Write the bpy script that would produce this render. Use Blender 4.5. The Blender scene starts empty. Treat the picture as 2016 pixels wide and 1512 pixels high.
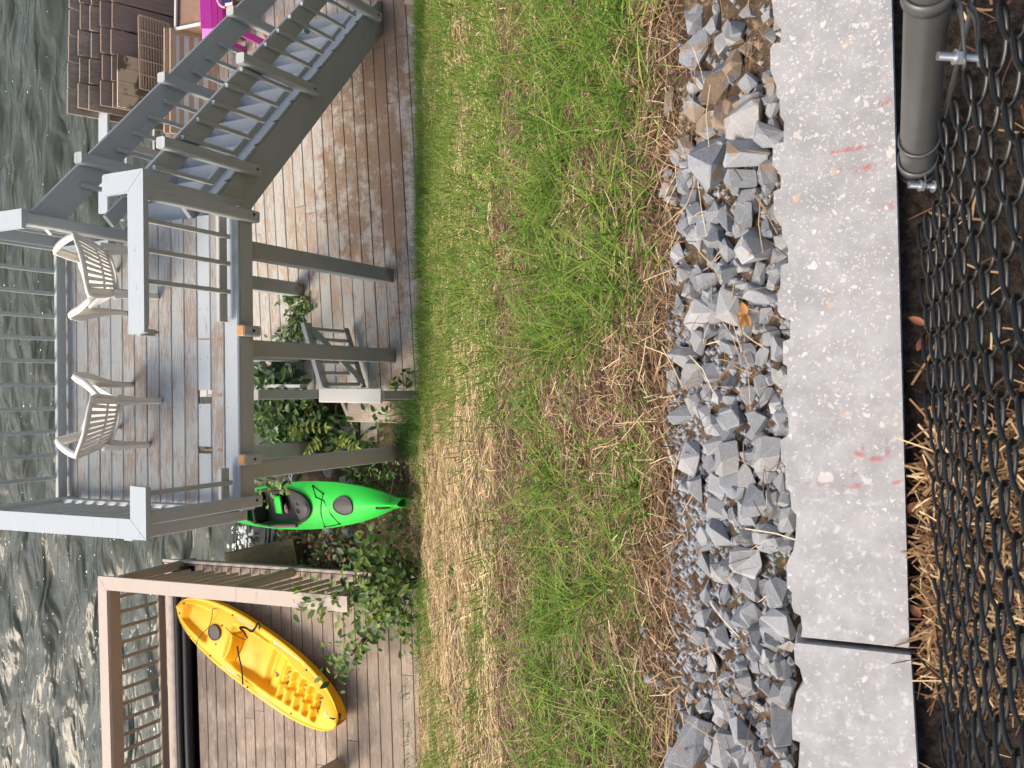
import bpy, math, random
import numpy as np
from mathutils import Vector, Matrix

random.seed(7); RNG = np.random.default_rng(7)
SC = bpy.context.scene
COL = SC.collection
R_ = math.radians

# ------------------------------------------------------------------ camera, light, exposure
FPX, PITCH, ROLL, CAMZ = 1800.0, 1.09767101, 0.00408626, 7.9479
c_, s_ = math.cos(PITCH), math.sin(PITCH)
_R = np.array([1.0, 0, 0]); _U = np.array([0, s_, c_]); FW = np.array([0, c_, -s_])
RT = _R*math.cos(ROLL) + _U*math.sin(ROLL); UP = -_R*math.sin(ROLL) + _U*math.cos(ROLL)
CAMP = np.array([0, 0, CAMZ])
cd = bpy.data.cameras.new('camera'); cam = bpy.data.objects.new('camera', cd); COL.objects.link(cam)
cd.sensor_width = 36; cd.sensor_fit = 'HORIZONTAL'; cd.lens = FPX/2016*36
cd.clip_start = 0.05; cd.clip_end = 500
cd.dof.use_dof = True; cd.dof.focus_distance = 5.0; cd.dof.aperture_fstop = 16
m = Matrix.Identity(4)
for i in range(3):
    m[i][0] = -UP[i]; m[i][1] = RT[i]; m[i][2] = -FW[i]; m[i][3] = CAMP[i]
cam.matrix_world = m
SC.camera = cam

SUN_EL, SUN_AZ = R_(46), R_(-48)          # azimuth measured from +Y (over the water) towards +X
w = bpy.data.worlds.new('World'); SC.world = w; w.use_nodes = True
nt = w.node_tree; bg = nt.nodes['Background']
sky = nt.nodes.new('ShaderNodeTexSky'); sky.sky_type = 'NISHITA'; sky.sun_disc = False
sky.sun_elevation = SUN_EL; sky.sun_rotation = SUN_AZ
sky.air_density = 0.75; sky.dust_density = 5.0; sky.ozone_density = 0.7
nt.links.new(sky.outputs[0], bg.inputs[0]); bg.inputs[1].default_value = 0.148
sd = bpy.data.lights.new('sun', 'SUN'); sd.energy = 1.05; sd.angle = R_(30); sd.color = (1.0, 0.86, 0.68)
so = bpy.data.objects.new('sun', sd); COL.objects.link(so)
sdir = Vector((math.sin(SUN_AZ)*math.cos(SUN_EL), math.cos(SUN_AZ)*math.cos(SUN_EL), math.sin(SUN_EL)))
so.rotation_euler = sdir.to_track_quat('Z', 'Y').to_euler(); so.location = (0, 20, 20)
SC.view_settings.view_transform = 'Standard'; SC.view_settings.look = 'None'
SC.view_settings.gamma = 1; SC.view_settings.exposure = 0.95
SC.render.engine = 'CYCLES'
SC.cycles.max_bounces = 6; SC.cycles.diffuse_bounces = 3; SC.cycles.glossy_bounces = 3
SC.cycles.use_denoising = True

# ------------------------------------------------------------------ measuring helpers
def ray(x, y):
    u, v = 1512-y, x
    return FW + RT*(u-756)/FPX - UP*(v-1008)/FPX
def at(x, y, z):                 # point of the horizontal plane at height z seen at photo pixel x, y
    d = ray(x, y); return CAMP + d*(z-CAMZ)/d[2]
class Frame:
    def __init__(s, yaw):
        s.ex = np.array([math.cos(yaw), math.sin(yaw), 0]); s.ey = np.array([-math.sin(yaw), math.cos(yaw), 0])
    def __call__(s, x, y, z): return s.ex*x + s.ey*y + np.array([0, 0, z])
    def loc(s, P): return np.array([P@s.ex, P@s.ey, P[2]])
    def at(s, x, y, z): return s.loc(at(x, y, z))
    def aty(s, x, y, Y):
        d = ray(x, y); t = Y/(d@s.ey); return s.loc(CAMP + d*t)
FG, FL, FD = Frame(0.0184945), Frame(0.0440863), Frame(0.0731090)   # grey deck, left deck, low deck
ZG = 2.5087

# ------------------------------------------------------------------ mesh helpers
def tag(o, label=None, cat=None, group=None, kind=None):
    if label: o['label'] = label
    if cat: o['category'] = cat
    if group: o['group'] = group
    if kind: o['kind'] = kind
    return o
def thing(name, label, cat, loc=(0, 0, 0), group=None):
    o = bpy.data.objects.new(name, None); COL.objects.link(o); o.empty_display_size = 0.1
    o.location = loc
    return tag(o, label, cat, group)
def adopt(o, parent):
    if parent is None: return o
    o.parent = parent
    if parent.type == 'EMPTY': o.matrix_parent_inverse = Matrix.Translation(-Vector(parent.location))
    return o
def link(me, name, parent=None):
    o = bpy.data.objects.new(name, me); COL.objects.link(o); return adopt(o, parent)
V3 = lambda p: np.array(p, float)
def nrm(a): a = np.asarray(a, float); return a/np.linalg.norm(a)
class MB:
    def __init__(s): s.v = []; s.f = []; s.uv = []; s.smooth = False
    def add(s, vs, fs, uvs=None):
        b = len(s.v); s.v += [tuple(p) for p in vs]
        for i, f in enumerate(fs):
            s.f.append(tuple(b+k for k in f))
            if uvs: s.uv.append(uvs[i])
            else: s.uv.append([(vs[k][0], vs[k][1]) for k in f])
        return s
    def beam(s, p0, p1, wd, ht, up=(0, 0, 1), ch=0.004, taper=1.0):
        p0 = V3(p0); p1 = V3(p1); a = nrm(p1-p0); L = np.linalg.norm(p1-p0)
        sd = np.cross(a, V3(up)); sd = nrm(sd); u2 = np.cross(sd, a)
        ch = min(ch, wd*.3, ht*.3); hw, hh = wd/2, ht/2
        prof = [(-hw+ch, -hh), (hw-ch, -hh), (hw, -hh+ch), (hw, hh-ch), (hw-ch, hh), (-hw+ch, hh), (-hw, hh-ch), (-hw, -hh+ch)]
        per = [0]
        for i in range(8):
            q = prof[(i+1) % 8]; r = prof[i]; per.append(per[-1]+math.hypot(q[0]-r[0], q[1]-r[1]))
        vs = [p0+sd*x+u2*y for x, y in prof] + [p1+sd*x*taper+u2*y*taper for x, y in prof]
        o = random.random()*20; o2 = random.random()*20
        fs, uv = [], []
        for i in range(8):
            j = (i+1) % 8
            fs.append((i, 8+i, 8+j, j)); fs[-1] = (i, j, 8+j, 8+i)
            uv.append([(o, o2+per[i]), (o, o2+per[i+1]), (o+L, o2+per[i+1]), (o+L, o2+per[i])])
        fs.append(tuple(range(7, -1, -1))); uv.append([(o+prof[k][0]*.3, o2+prof[k][1]) for k in range(7, -1, -1)])
        fs.append(tuple(range(8, 16))); uv.append([(o+prof[k][0]*.3, o2+prof[k][1]) for k in range(8)])
        return s.add(vs, fs, uv)
    def prism(s, poly, fn, t0, t1):           # poly 2-D, fn(a, b, t) -> point; extruded from t0 to t1
        n = len(poly); vs = [fn(a, b, t0) for a, b in poly] + [fn(a, b, t1) for a, b in poly]
        fs = [tuple(range(n)), tuple(range(2*n-1, n-1, -1))]
        o = random.random()*20
        uv = [[(a+o, b+o) for a, b in poly], [(poly[k-n][0]+o, poly[k-n][1]+o) for k in range(2*n-1, n-1, -1)]]
        for i in range(n):
            j = (i+1) % n
            fs.append((i, n+i, n+j, j))
            uv.append([(poly[i][0]+o, poly[i][1]+o), (poly[i][0]+o, poly[i][1]+o+.05), (poly[j][0]+o, poly[j][1]+o+.05), (poly[j][0]+o, poly[j][1]+o)])
        return s.add(vs, fs, uv)
    def tube(s, pts, r, n=6, closed=False, caps=True):
        pts = [V3(p) for p in pts]; N = len(pts); rs = r if hasattr(r, '__len__') else [r]*N
        vs, fs, uv = [], [], []; prev = None; L = 0
        for i, p in enumerate(pts):
            if closed: t = pts[(i+1) % N]-pts[i-1]
            else: t = pts[min(i+1, N-1)]-pts[max(i-1, 0)]
            t = nrm(t)
            if prev is None:
                ref = np.array([0, 0, 1.]) if abs(t[2]) < .9 else np.array([1., 0, 0])
                a = nrm(np.cross(t, ref))
            else: a = nrm(prev-t*(prev@t))
            prev = a; b = np.cross(t, a)
            for k in range(n):
                an = 2*math.pi*k/n; vs.append(p+(a*math.cos(an)+b*math.sin(an))*rs[i])
        M = N if closed else N-1
        for i in range(M):
            j = (i+1) % N
            for k in range(n):
                k2 = (k+1) % n
                fs.append((i*n+k, i*n+k2, j*n+k2, j*n+k)); uv.append([(i*.05, k*.01), (i*.05, k2*.01), (j*.05, k2*.01), (j*.05, k*.01)])
        if caps and not closed:
            fs.append(tuple(range(n-1, -1, -1))); uv.append([(0, k*.01) for k in range(n)])
            fs.append(tuple((N-1)*n+k for k in range(n))); uv.append([(0, k*.01) for k in range(n)])
        return s.add(vs, fs, uv)
    def ball(s, p, r, nu=8, nv=6, sq=(1, 1, 1)):
        vs, fs = [], []; p = V3(p)
        for j in range(nv+1):
            th = math.pi*j/nv
            for i in range(nu):
                ph = 2*math.pi*i/nu
                vs.append(p+np.array([math.sin(th)*math.cos(ph)*sq[0], math.sin(th)*math.sin(ph)*sq[1], math.cos(th)*sq[2]])*r)
        for j in range(nv):
            for i in range(nu):
                fs.append((j*nu+i, (j+1)*nu+i, (j+1)*nu+(i+1) % nu, j*nu+(i+1) % nu))
        return s.add(vs, fs)
    def grid(s, fn, nu, nv, skip=None, uvs=1.0):
        vs = [fn(i/nu, j/nv) for j in range(nv+1) for i in range(nu+1)]
        fs, uv = [], []
        for j in range(nv):
            for i in range(nu):
                if skip and skip((i+.5)/nu, (j+.5)/nv): continue
                a = j*(nu+1)+i; fs.append((a, a+1, a+nu+2, a+nu+1))
                uv.append([(i/nu*uvs, j/nv*uvs), ((i+1)/nu*uvs, j/nv*uvs), ((i+1)/nu*uvs, (j+1)/nv*uvs), (i/nu*uvs, (j+1)/nv*uvs)])
        return s.add(vs, fs, uv)
    def mesh(s, name, mat):
        me = bpy.data.meshes.new(name); me.from_pydata(s.v, [], s.f)
        ul = me.uv_layers.new(name='UVMap')
        flat = [c for f in s.uv for p in f for c in p]
        ul.data.foreach_set('uv', flat)
        if s.smooth: me.shade_smooth()
        for mm in (mat if isinstance(mat, (list, tuple)) else [mat]): me.materials.append(mm)
        me.update(); return me
    def build(s, name, mat, parent=None, smooth=None):
        if smooth is not None: s.smooth = smooth
        return link(s.mesh(name, mat), name, parent)
def B(p0, p1, wd, ht, name, mat, parent, up=(0, 0, 1), ch=0.004, taper=1.0):
    return MB().beam(p0, p1, wd, ht, up, ch, taper).build(name, mat, parent)
def solidify(o, t):
    md = o.modifiers.new('solid', 'SOLIDIFY'); md.thickness = t; md.offset = 0; return o
def subsurf(o, n=1):
    md = o.modifiers.new('sub', 'SUBSURF'); md.levels = n; md.render_levels = n; return o
def cr(pts, n=6):                 # Catmull-Rom through points
    P = [V3(p) for p in pts]; P = [2*P[0]-P[1]]+P+[2*P[-1]-P[-2]]; out = []
    for i in range(1, len(P)-2):
        for k in range(n):
            t = k/n; a, b, c, d = P[i-1], P[i], P[i+1], P[i+2]
            out.append(.5*((2*b)+(-a+c)*t+(2*a-5*b+4*c-d)*t*t+(-a+3*b-3*c+d)*t**3))
    out.append(P[-2]); return out
def big_mesh(name, verts, faces_loops, counts, mat, smooth=False):   # numpy arrays
    me = bpy.data.meshes.new(name); nv = len(verts)
    me.vertices.add(nv); me.vertices.foreach_set('co', np.asarray(verts, np.float32).ravel())
    me.loops.add(len(faces_loops)); me.loops.foreach_set('vertex_index', np.asarray(faces_loops, np.int32))
    st = np.concatenate([[0], np.cumsum(counts)[:-1]]).astype(np.int32)
    me.polygons.add(len(counts)); me.polygons.foreach_set('loop_start', st); me.polygons.foreach_set('loop_total', np.asarray(counts, np.int32))
    me.update(calc_edges=True); me.validate(); me.materials.append(mat)
    if smooth: me.shade_smooth()
    return me
def vnoise(x, y, sc, seed):
    g = np.random.default_rng(seed).random((64, 64)); x = np.asarray(x)*sc+1000; y = np.asarray(y)*sc+1000
    xi = np.floor(x).astype(int); yi = np.floor(y).astype(int); fx = x-xi; fy = y-yi
    fx = fx*fx*(3-2*fx); fy = fy*fy*(3-2*fy)
    G = lambda a, b: g[a % 64, b % 64]
    return (G(xi, yi)*(1-fx)+G(xi+1, yi)*fx)*(1-fy)+(G(xi, yi+1)*(1-fx)+G(xi+1, yi+1)*fx)*fy

# ------------------------------------------------------------------ materials
class NT:
    def __init__(s, name):
        s.m = bpy.data.materials.new(name); s.m.use_nodes = True; s.t = s.m.node_tree
        s.b = s.t.nodes['Principled BSDF']; s.out = s.t.nodes['Material Output']
    def n(s, typ, **kw):
        nd = s.t.nodes.new(typ)
        for k, v in kw.items(): setattr(nd, k, v)
        return nd
    def set(s, inp, val):
        if isinstance(val, bpy.types.NodeSocket): s.t.links.new(val, inp)
        elif isinstance(val, tuple) and len(val) == 3 and inp.type == 'RGBA': inp.default_value = (*val, 1)
        else: inp.default_value = val
    def math(s, op, a, b=None, c=None):
        nd = s.n('ShaderNodeMath', operation=op); s.set(nd.inputs[0], a)
        if b is not None: s.set(nd.inputs[1], b)
        if c is not None: s.set(nd.inputs[2], c)
        return nd.outputs[0]
    def ss(s, x, lo, hi):
        nd = s.n('ShaderNodeMapRange', interpolation_type='SMOOTHSTEP'); s.set(nd.inputs[0], x)
        nd.inputs[1].default_value = lo; nd.inputs[2].default_value = hi; return nd.outputs[0]
    def mix(s, f, a, b, mode='MIX'):
        nd = s.n('ShaderNodeMix', data_type='RGBA', blend_type=mode); s.set(nd.inputs[0], f); s.set(nd.inputs[6], a); s.set(nd.inputs[7], b); return nd.outputs[2]
    def noise(s, vec, sc, det=4, rough=.55, dist=0):
        nd = s.n('ShaderNodeTexNoise'); s.set(nd.inputs['Vector'], vec)
        nd.inputs['Scale'].default_value = sc; nd.inputs['Detail'].default_value = det; nd.inputs['Roughness'].default_value = rough; nd.inputs['Distortion'].default_value = dist
        return nd.outputs[0]
    def vor(s, vec, sc, feature='F1', out=0):
        nd = s.n('ShaderNodeTexVoronoi', feature=feature); s.set(nd.inputs['Vector'], vec); nd.inputs['Scale'].default_value = sc; return nd
    def ramp(s, f, stops, interp='LINEAR'):
        nd = s.n('ShaderNodeValToRGB'); nd.color_ramp.interpolation = interp; el = nd.color_ramp.elements
        while len(el) < len(stops): el.new(0.5)
        for e, (p, c) in zip(el, stops): e.position = p; e.color = (*c, 1)
        s.set(nd.inputs[0], f); return nd.outputs[0]
    def vec(s, x, y, z=0.0):
        nd = s.n('ShaderNodeCombineXYZ'); s.set(nd.inputs[0], x); s.set(nd.inputs[1], y); s.set(nd.inputs[2], z); return nd.outputs[0]
    def sep(s, v):
        nd = s.n('ShaderNodeSeparateXYZ'); s.set(nd.inputs[0], v); return nd.outputs
    def pos(s): return s.n('ShaderNodeNewGeometry').outputs['Position']
    def isl(s): return s.n('ShaderNodeNewGeometry').outputs['Random Per Island']
    def obr(s): return s.n('ShaderNodeObjectInfo').outputs['Random']
    def uv(s): return s.sep(s.n('ShaderNodeTexCoord').outputs['UV'])
    def objc(s): return s.n('ShaderNodeTexCoord').outputs['Object']
    def bump(s, h, strength=.4, dist=.003):
        nd = s.n('ShaderNodeBump'); nd.inputs['Strength'].default_value = strength; nd.inputs['Distance'].default_value = dist
        s.set(nd.inputs['Height'], h); s.t.links.new(nd.outputs[0], s.b.inputs['Normal'])
    def fin(s, col, rough=.7, spec=.3, **kw):
        s.set(s.b.inputs['Base Color'], col); s.set(s.b.inputs['Roughness'], rough); s.b.inputs['Specular IOR Level'].default_value = spec
        for k, v in kw.items(): s.set(s.b.inputs[k], v)
        return s.m
def plain(name, col, rough=.6, spec=.4, var=.12, sc=30, **kw):
    t = NT(name); n = t.noise(t.objc(), sc, 4)
    a = tuple(x*(1-var) for x in col); b = tuple(min(1, x*(1+var)) for x in col)
    t.bump(n, .08, .001)
    return t.fin(t.mix(n, a, b), rough, spec, **kw)
def wood(name, paint, w1, w2, wear, crack=.35, mud=None, var=.1, rough=.75, bumpd=.002, stain=0.0, splash=0.0):
    """painted or bare board: u along the grain. wear 0..1 = how much paint has come off."""
    t = NT(name); u, v, _ = t.uv(); r = t.obr(); ro = t.math('MULTIPLY', r, 31.7)
    g1 = t.noise(t.vec(t.math('MULTIPLY', u, 1.6), t.math('MULTIPLY', v, 16), ro), 5.5, 8, .72)
    g2 = t.noise(t.vec(t.math('MULTIPLY', u, 2.2), t.math('MULTIPLY', v, 5), ro), 1.6, 4, .6)
    fib = t.noise(t.vec(t.math('MULTIPLY', u, 2.0), t.math('MULTIPLY', v, 90), ro), 2.2, 5, .7)
    woodc = t.mix(t.ss(fib, .3, .7), w1, w2)
    woodc = t.mix(t.math('MULTIPLY', r, .35), woodc, tuple(x*.6 for x in w1))
    lo = tuple(x*(1-var) for x in paint); hi = tuple(min(1, x*(1+var)) for x in paint)
    pc = t.mix(g2, lo, hi); pc = t.mix(t.math('MULTIPLY', r, .3), pc, lo)
    comb = t.math('ADD', t.math('MULTIPLY', g1, .62), t.math('MULTIPLY', g2, .38))
    th = .72-wear*.42
    th2 = t.math('ADD', comb, t.math('MULTIPLY', t.math('SUBTRACT', r, .5), .05))
    mask = t.ss(th2, th-.025, th+.03)
    col = t.mix(mask, pc, woodc)
    ck = t.ss(t.noise(t.vec(t.math('MULTIPLY', u, 1.2), t.math('MULTIPLY', v, 55), t.math('ADD', ro, 3.1)), 2.6, 3, .5), .78-crack*.28, .86-crack*.22)
    col = t.mix(t.math('MULTIPLY', ck, .8), col, (.06, .05, .045))
    h = t.math('SUBTRACT', t.math('SUBTRACT', t.math('MULTIPLY', fib, .35), t.math('MULTIPLY', mask, .35)), ck)
    if stain:
        sn = t.ss(t.math('ADD', t.noise(t.pos(), 1.6, 5, .65), t.math('MULTIPLY', t.noise(t.vec(t.math('MULTIPLY', u, 2.5), t.math('MULTIPLY', v, 8), ro), 2, 4, .6), .35)), .60, .82)
        col = t.mix(t.math('MULTIPLY', sn, stain), col, (.13, .10, .075))
    if splash:
        zz = t.sep(t.pos())[2]; nn = t.noise(t.pos(), 9, 5, .7)
        sp_ = t.ss(t.math('SUBTRACT', nn, t.math('MULTIPLY', zz, 1.6)), .22, .52)
        col = t.mix(t.math('MULTIPLY', sp_, splash), col, t.mix(nn, (.15, .085, .045), (.30, .19, .11)))
    if mud:
        p = t.pos(); ps = t.sep(p)
        mn = t.noise(p, 1.7, 6, .62); mn2 = t.noise(p, 9, 5, .7); mn3 = t.noise(p, 40, 3, .7)
        f = t.math('ADD', t.math('MULTIPLY', mn, .7), t.math('MULTIPLY', mn2, .45))
        f = t.math('ADD', f, t.math('MULTIPLY', t.ss(ps[1], 6.4, 5.3), .05))
        f = t.math('ADD', f, t.math('MULTIPLY', t.math('MULTIPLY', t.math('MULTIPLY', t.ss(ps[1], 6.9, 6.0), t.ss(ps[1], 5.05, 5.5)), t.ss(ps[0], .3, 2.0)), mud))
        mk = t.ss(t.math('ADD', f, t.math('MULTIPLY', mn3, .12)), .70, .84)
        mc = t.mix(mn3, (.16, .095, .055), (.30, .20, .13))
        col = t.mix(t.math('MULTIPLY', mk, .85), col, mc)
        sp = t.ss(t.noise(p, 70, 2, .5), .66, .72); col = t.mix(t.math('MULTIPLY', sp, .5), col, (.10, .065, .045))
    t.bump(h, .5, bumpd)
    return t.fin(col, rough, .25)
M = {}
M['grey'] = wood('grey_paint', (.42, .45, .435), (.27, .22, .17), (.20, .15, .12), .12, .40, var=.07, splash=.75)
M['grey_top'] = wood('grey_paint_worn_skylit', (.40, .445, .465), (.33, .28, .24), (.22, .18, .15), .20, .40, var=.06)  # sky light on the tops painted in as bluer grey, plus more worn paint
M['plank_grey'] = wood('grey_plank', (.34, .365, .36), (.36, .30, .25), (.24, .20, .165), .50, .55, var=.12)
M['plank_low'] = wood('low_plank', (.44, .45, .425), (.47, .375, .285), (.37, .275, .20), .50, .3, mud=.15, var=.08)
M['plank_left'] = wood('brown_plank', (.42, .355, .28), (.38, .31, .24), (.24, .185, .145), .62, .45, var=.18, stain=.55)
M['tan'] = wood('tan_rail', (.36, .295, .225), (.27, .21, .16), (.20, .15, .12), .2, .25, var=.07)
M['tan_top'] = wood('tan_cap', (.47, .405, .345), (.34, .28, .23), (.24, .19, .16), .3, .35, var=.07)
M['white_paint'] = wood('white_board', (.60, .61, .58), (.4, .33, .27), (.3, .24, .2), .15, .25, var=.05)
M['old_panel'] = wood('old_panel', (.40, .325, .27), (.36, .285, .235), (.20, .15, .12), .8, .5, var=.15)
M['tan_panel'] = wood('shutter', (.45, .335, .235), (.38, .27, .18), (.2, .14, .1), .3, .3, var=.1)
M['fresh'] = wood('fresh_cut', (.62, .33, .12), (.62, .34, .13), (.48, .24, .09), .9, .1, var=.1)
M['bare'] = wood('bare_patch', (.42, .25, .15), (.42, .26, .16), (.3, .18, .11), .9, .2, var=.1)
M['moss'] = wood('mossy_timber', (.17, .135, .05), (.15, .12, .05), (.09, .07, .035), .6, .3, var=.2)
M['white_plastic'] = plain('white_plastic', (.74, .71, .63), .42, .45, .05, 12)
def hull(name, col, dirt):
    t = NT(name); p = t.objc(); a = t.noise(p, 3.5, 6, .68); b = t.noise(p, 26, 4, .7)
    sc_ = t.n('ShaderNodeMapping'); t.set(sc_.inputs['Vector'], p); sc_.inputs['Scale'].default_value = (6, 60, 20); sc_.inputs['Rotation'].default_value = (0, 0, .5)
    scr = t.ss(t.noise(sc_.outputs[0], 3, 3, .6), .66, .74)
    c = t.mix(t.math('MULTIPLY', a, .3), col, tuple(x*.82 for x in col))
    c = t.mix(t.math('MULTIPLY', t.ss(t.math('ADD', a, t.math('MULTIPLY', b, .3)), .70, .86), .38), c, dirt)
    c = t.mix(t.math('MULTIPLY', scr, .22), c, tuple(min(1, x*.6+.35) for x in col))
    t.bump(b, .06, .001); return t.fin(c, t.math('ADD', .38, t.math('MULTIPLY', a, .2)), .35)
M['yellow'] = hull('yellow_hull', (.90, .46, .004), (.42, .22, .03)); M['green'] = hull('green_hull', (.03, .60, .06), (.10, .22, .06))
M['black'] = plain('black_plastic', (.012, .012, .013), .5, .4, .3, 20)
M['pipe_black'] = plain('black_pipe', (.006, .006, .007), .45, .4, .3, 20)
M['charcoal'] = plain('charcoal_plastic', (.055, .05, .052), .5, .4, .25, 18)
M['webbing'] = plain('black_webbing', (.014, .014, .015), .85, .2, .3, 60)
M['cord'] = plain('grey_cord', (.06, .06, .055), .8, .2, .2, 60)
M['steel'] = plain('galvanised_steel', (.58, .59, .60), .38, .5, .1, 40, Metallic=.85)
M['vinyl'] = plain('black_vinyl_wire', (.009, .0095, .008), .32, .6, .3, 40)
M['pole'] = plain('fence_pole_coat', (.062, .065, .062), .34, .55, .3, 25)
M['mauve'] = plain('mauve_pad', (.20, .12, .135), .8, .2, .15, 40)
M['magenta'] = plain('magenta_plastic', (.52, .05, .36), .4, .4, .08, 10)
M['pinkarm'] = plain('pink_plastic', (.80, .22, .62), .4, .4, .05, 10)
M['red'] = plain('red_cloth', (.45, .02, .03), .8, .2, .1, 50)
M['white_cloth'] = plain('white_cloth', (.75, .73, .70), .8, .2, .05, 50)
M['navy'] = plain('navy_cloth', (.03, .03, .10), .8, .2, .1, 50)
M['cream'] = plain('cream_panel', (.56, .44, .30), .7, .3, .1, 5)
M['mudpatch'] = plain('dried_mud', (.16, .115, .06), .9, .1, .4, 60)
M['decal'] = plain('white_decal', (.72, .68, .64), .5, .3, .1, 200)
M['blue_grey'] = plain('blue_grey_plastic', (.20, .27, .32), .6, .3, .1, 40)
M['tanball'] = plain('tan_ball', (.40, .27, .15), .8, .2, .2, 80)
def rust():
    t = NT('rusty_metal'); p = t.objc(); a = t.noise(p, 5, 5, .65); b = t.noise(p, 22, 4, .6)
    c = t.ramp(a, [(.35, (.30, .21, .16)), (.5, (.22, .12, .075)), (.62, (.36, .17, .08)), (.72, (.45, .38, .33))])
    t.bump(b, .3, .002); return t.fin(t.mix(b, c, (.26, .19, .15)), .7, .3)
M['rust'] = rust()
def cream_stained():
    t = NT('stained_cream_board'); u, v, _ = t.uv(); p = t.pos(); a = t.noise(p, 4.2, 5, .6)
    k = t.ss(a, .47, .53); b = t.noise(p, 18, 4)
    t.bump(b, .2, .002)
    return t.fin(t.mix(k, (.55, .44, .29), t.mix(b, (.10, .075, .045), (.2, .15, .09))), .75, .25)
M['cream_stained'] = cream_stained()
def concrete():
    t = NT('aggregate_concrete'); p = t.pos(); xs = t.sep(p)
    dn = t.n('ShaderNodeTexNoise'); t.set(dn.inputs['Vector'], p); dn.inputs['Scale'].default_value = 60; dn.inputs['Detail'].default_value = 2
    dv = t.n('ShaderNodeVectorMath', operation='SCALE'); t.set(dv.inputs[0], dn.outputs['Color']); dv.inputs['Scale'].default_value = .022
    ad = t.n('ShaderNodeVectorMath', operation='ADD'); t.set(ad.inputs[0], p); t.set(ad.inputs[1], dv.outputs[0]); q = ad.outputs[0]
    n1 = t.noise(p, 14, 6, .65); n2 = t.noise(p, 120, 4, .7); n3 = t.noise(p, 3.5, 4, .5)
    base = t.mix(t.ss(n1, .3, .7), (.275, .274, .268), (.395, .392, .383))
    base = t.mix(t.math('MULTIPLY', n2, .5), base, (.27, .275, .28))
    dens = t.ss(xs[0], -.45, .55)
    col = base
    blot = t.ss(t.noise(p, 55, 5, .7), .52, .68)
    col = t.mix(t.math('MULTIPLY', t.math('MULTIPLY', blot, t.ss(xs[0], .25, -.35)), .8), col, (.50, .51, .51))
    hh = t.math('MULTIPLY', n2, .4)
    for sc, frac, rmax in ((38, .05, .013), (70, .13, .0075), (120, .28, .0045), (230, .45, .0025)):
        vo = t.vor(q, sc); cc = t.sep(vo.outputs['Color']); d = t.math('DIVIDE', vo.outputs['Distance'], sc)
        pick = t.math('LESS_THAN', cc[0], t.math('MULTIPLY', t.math('ADD', dens, .12), frac))
        rad = t.math('MULTIPLY', t.math('ADD', .35, t.math('MULTIPLY', cc[1], .65)), rmax)
        inn = t.ss(t.math('SUBTRACT', rad, d), 0.0, .0008)
        chip = t.ramp(cc[2], [(0, (.62, .58, .52)), (.4, (.72, .70, .66)), (.62, (.36, .42, .47)), (.72, (.66, .63, .58)), (.86, (.55, .38, .25)), (.93, (.60, .57, .52))], 'CONSTANT')
        col = t.mix(t.math('MULTIPLY', t.math('MULTIPLY', pick, inn), .52), col, chip)
    pit = t.vor(q, 26); pc = t.sep(pit.outputs['Color'])
    pm = t.math('MULTIPLY', t.math('LESS_THAN', pc[0], .10), t.ss(t.math('SUBTRACT', .0022, t.math('DIVIDE', pit.outputs['Distance'], 26)), 0, .0008))
    col = t.mix(pm, col, (.03, .028, .026))
    st = t.ss(t.noise(p, 9, 4, .6), .64, .74); col = t.mix(t.math('MULTIPLY', st, .35), col, (.46, .38, .25))
    t.bump(t.math('SUBTRACT', t.math('ADD', hh, t.math('MULTIPLY', n1, .6)), t.math('MULTIPLY', pm, 2)), .35, .003)
    return t.fin(col, .8, .25)
M['concrete'] = concrete()
def redpaint():
    t = NT('faded_red_spray'); p = t.pos(); n = t.noise(p, 90, 4, .7); n2 = t.noise(p, 25, 3, .6)
    u, v, _ = t.uv()
    e = t.math('MULTIPLY', t.ss(v, 0, .35), t.ss(v, 1, .65)); e = t.math('MULTIPLY', e, t.math('MULTIPLY', t.ss(u, 0, .2), t.ss(u, 1, .7)))
    a = t.math('MULTIPLY', t.ss(t.math('ADD', t.math('MULTIPLY', n, .6), t.math('MULTIPLY', n2, .5)), .46, .72), e)
    t.set(t.b.inputs['Alpha'], t.math('MULTIPLY', a, .6))
    return t.fin((.62, .13, .12), .8, .2)
M['redpaint'] = redpaint()
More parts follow.
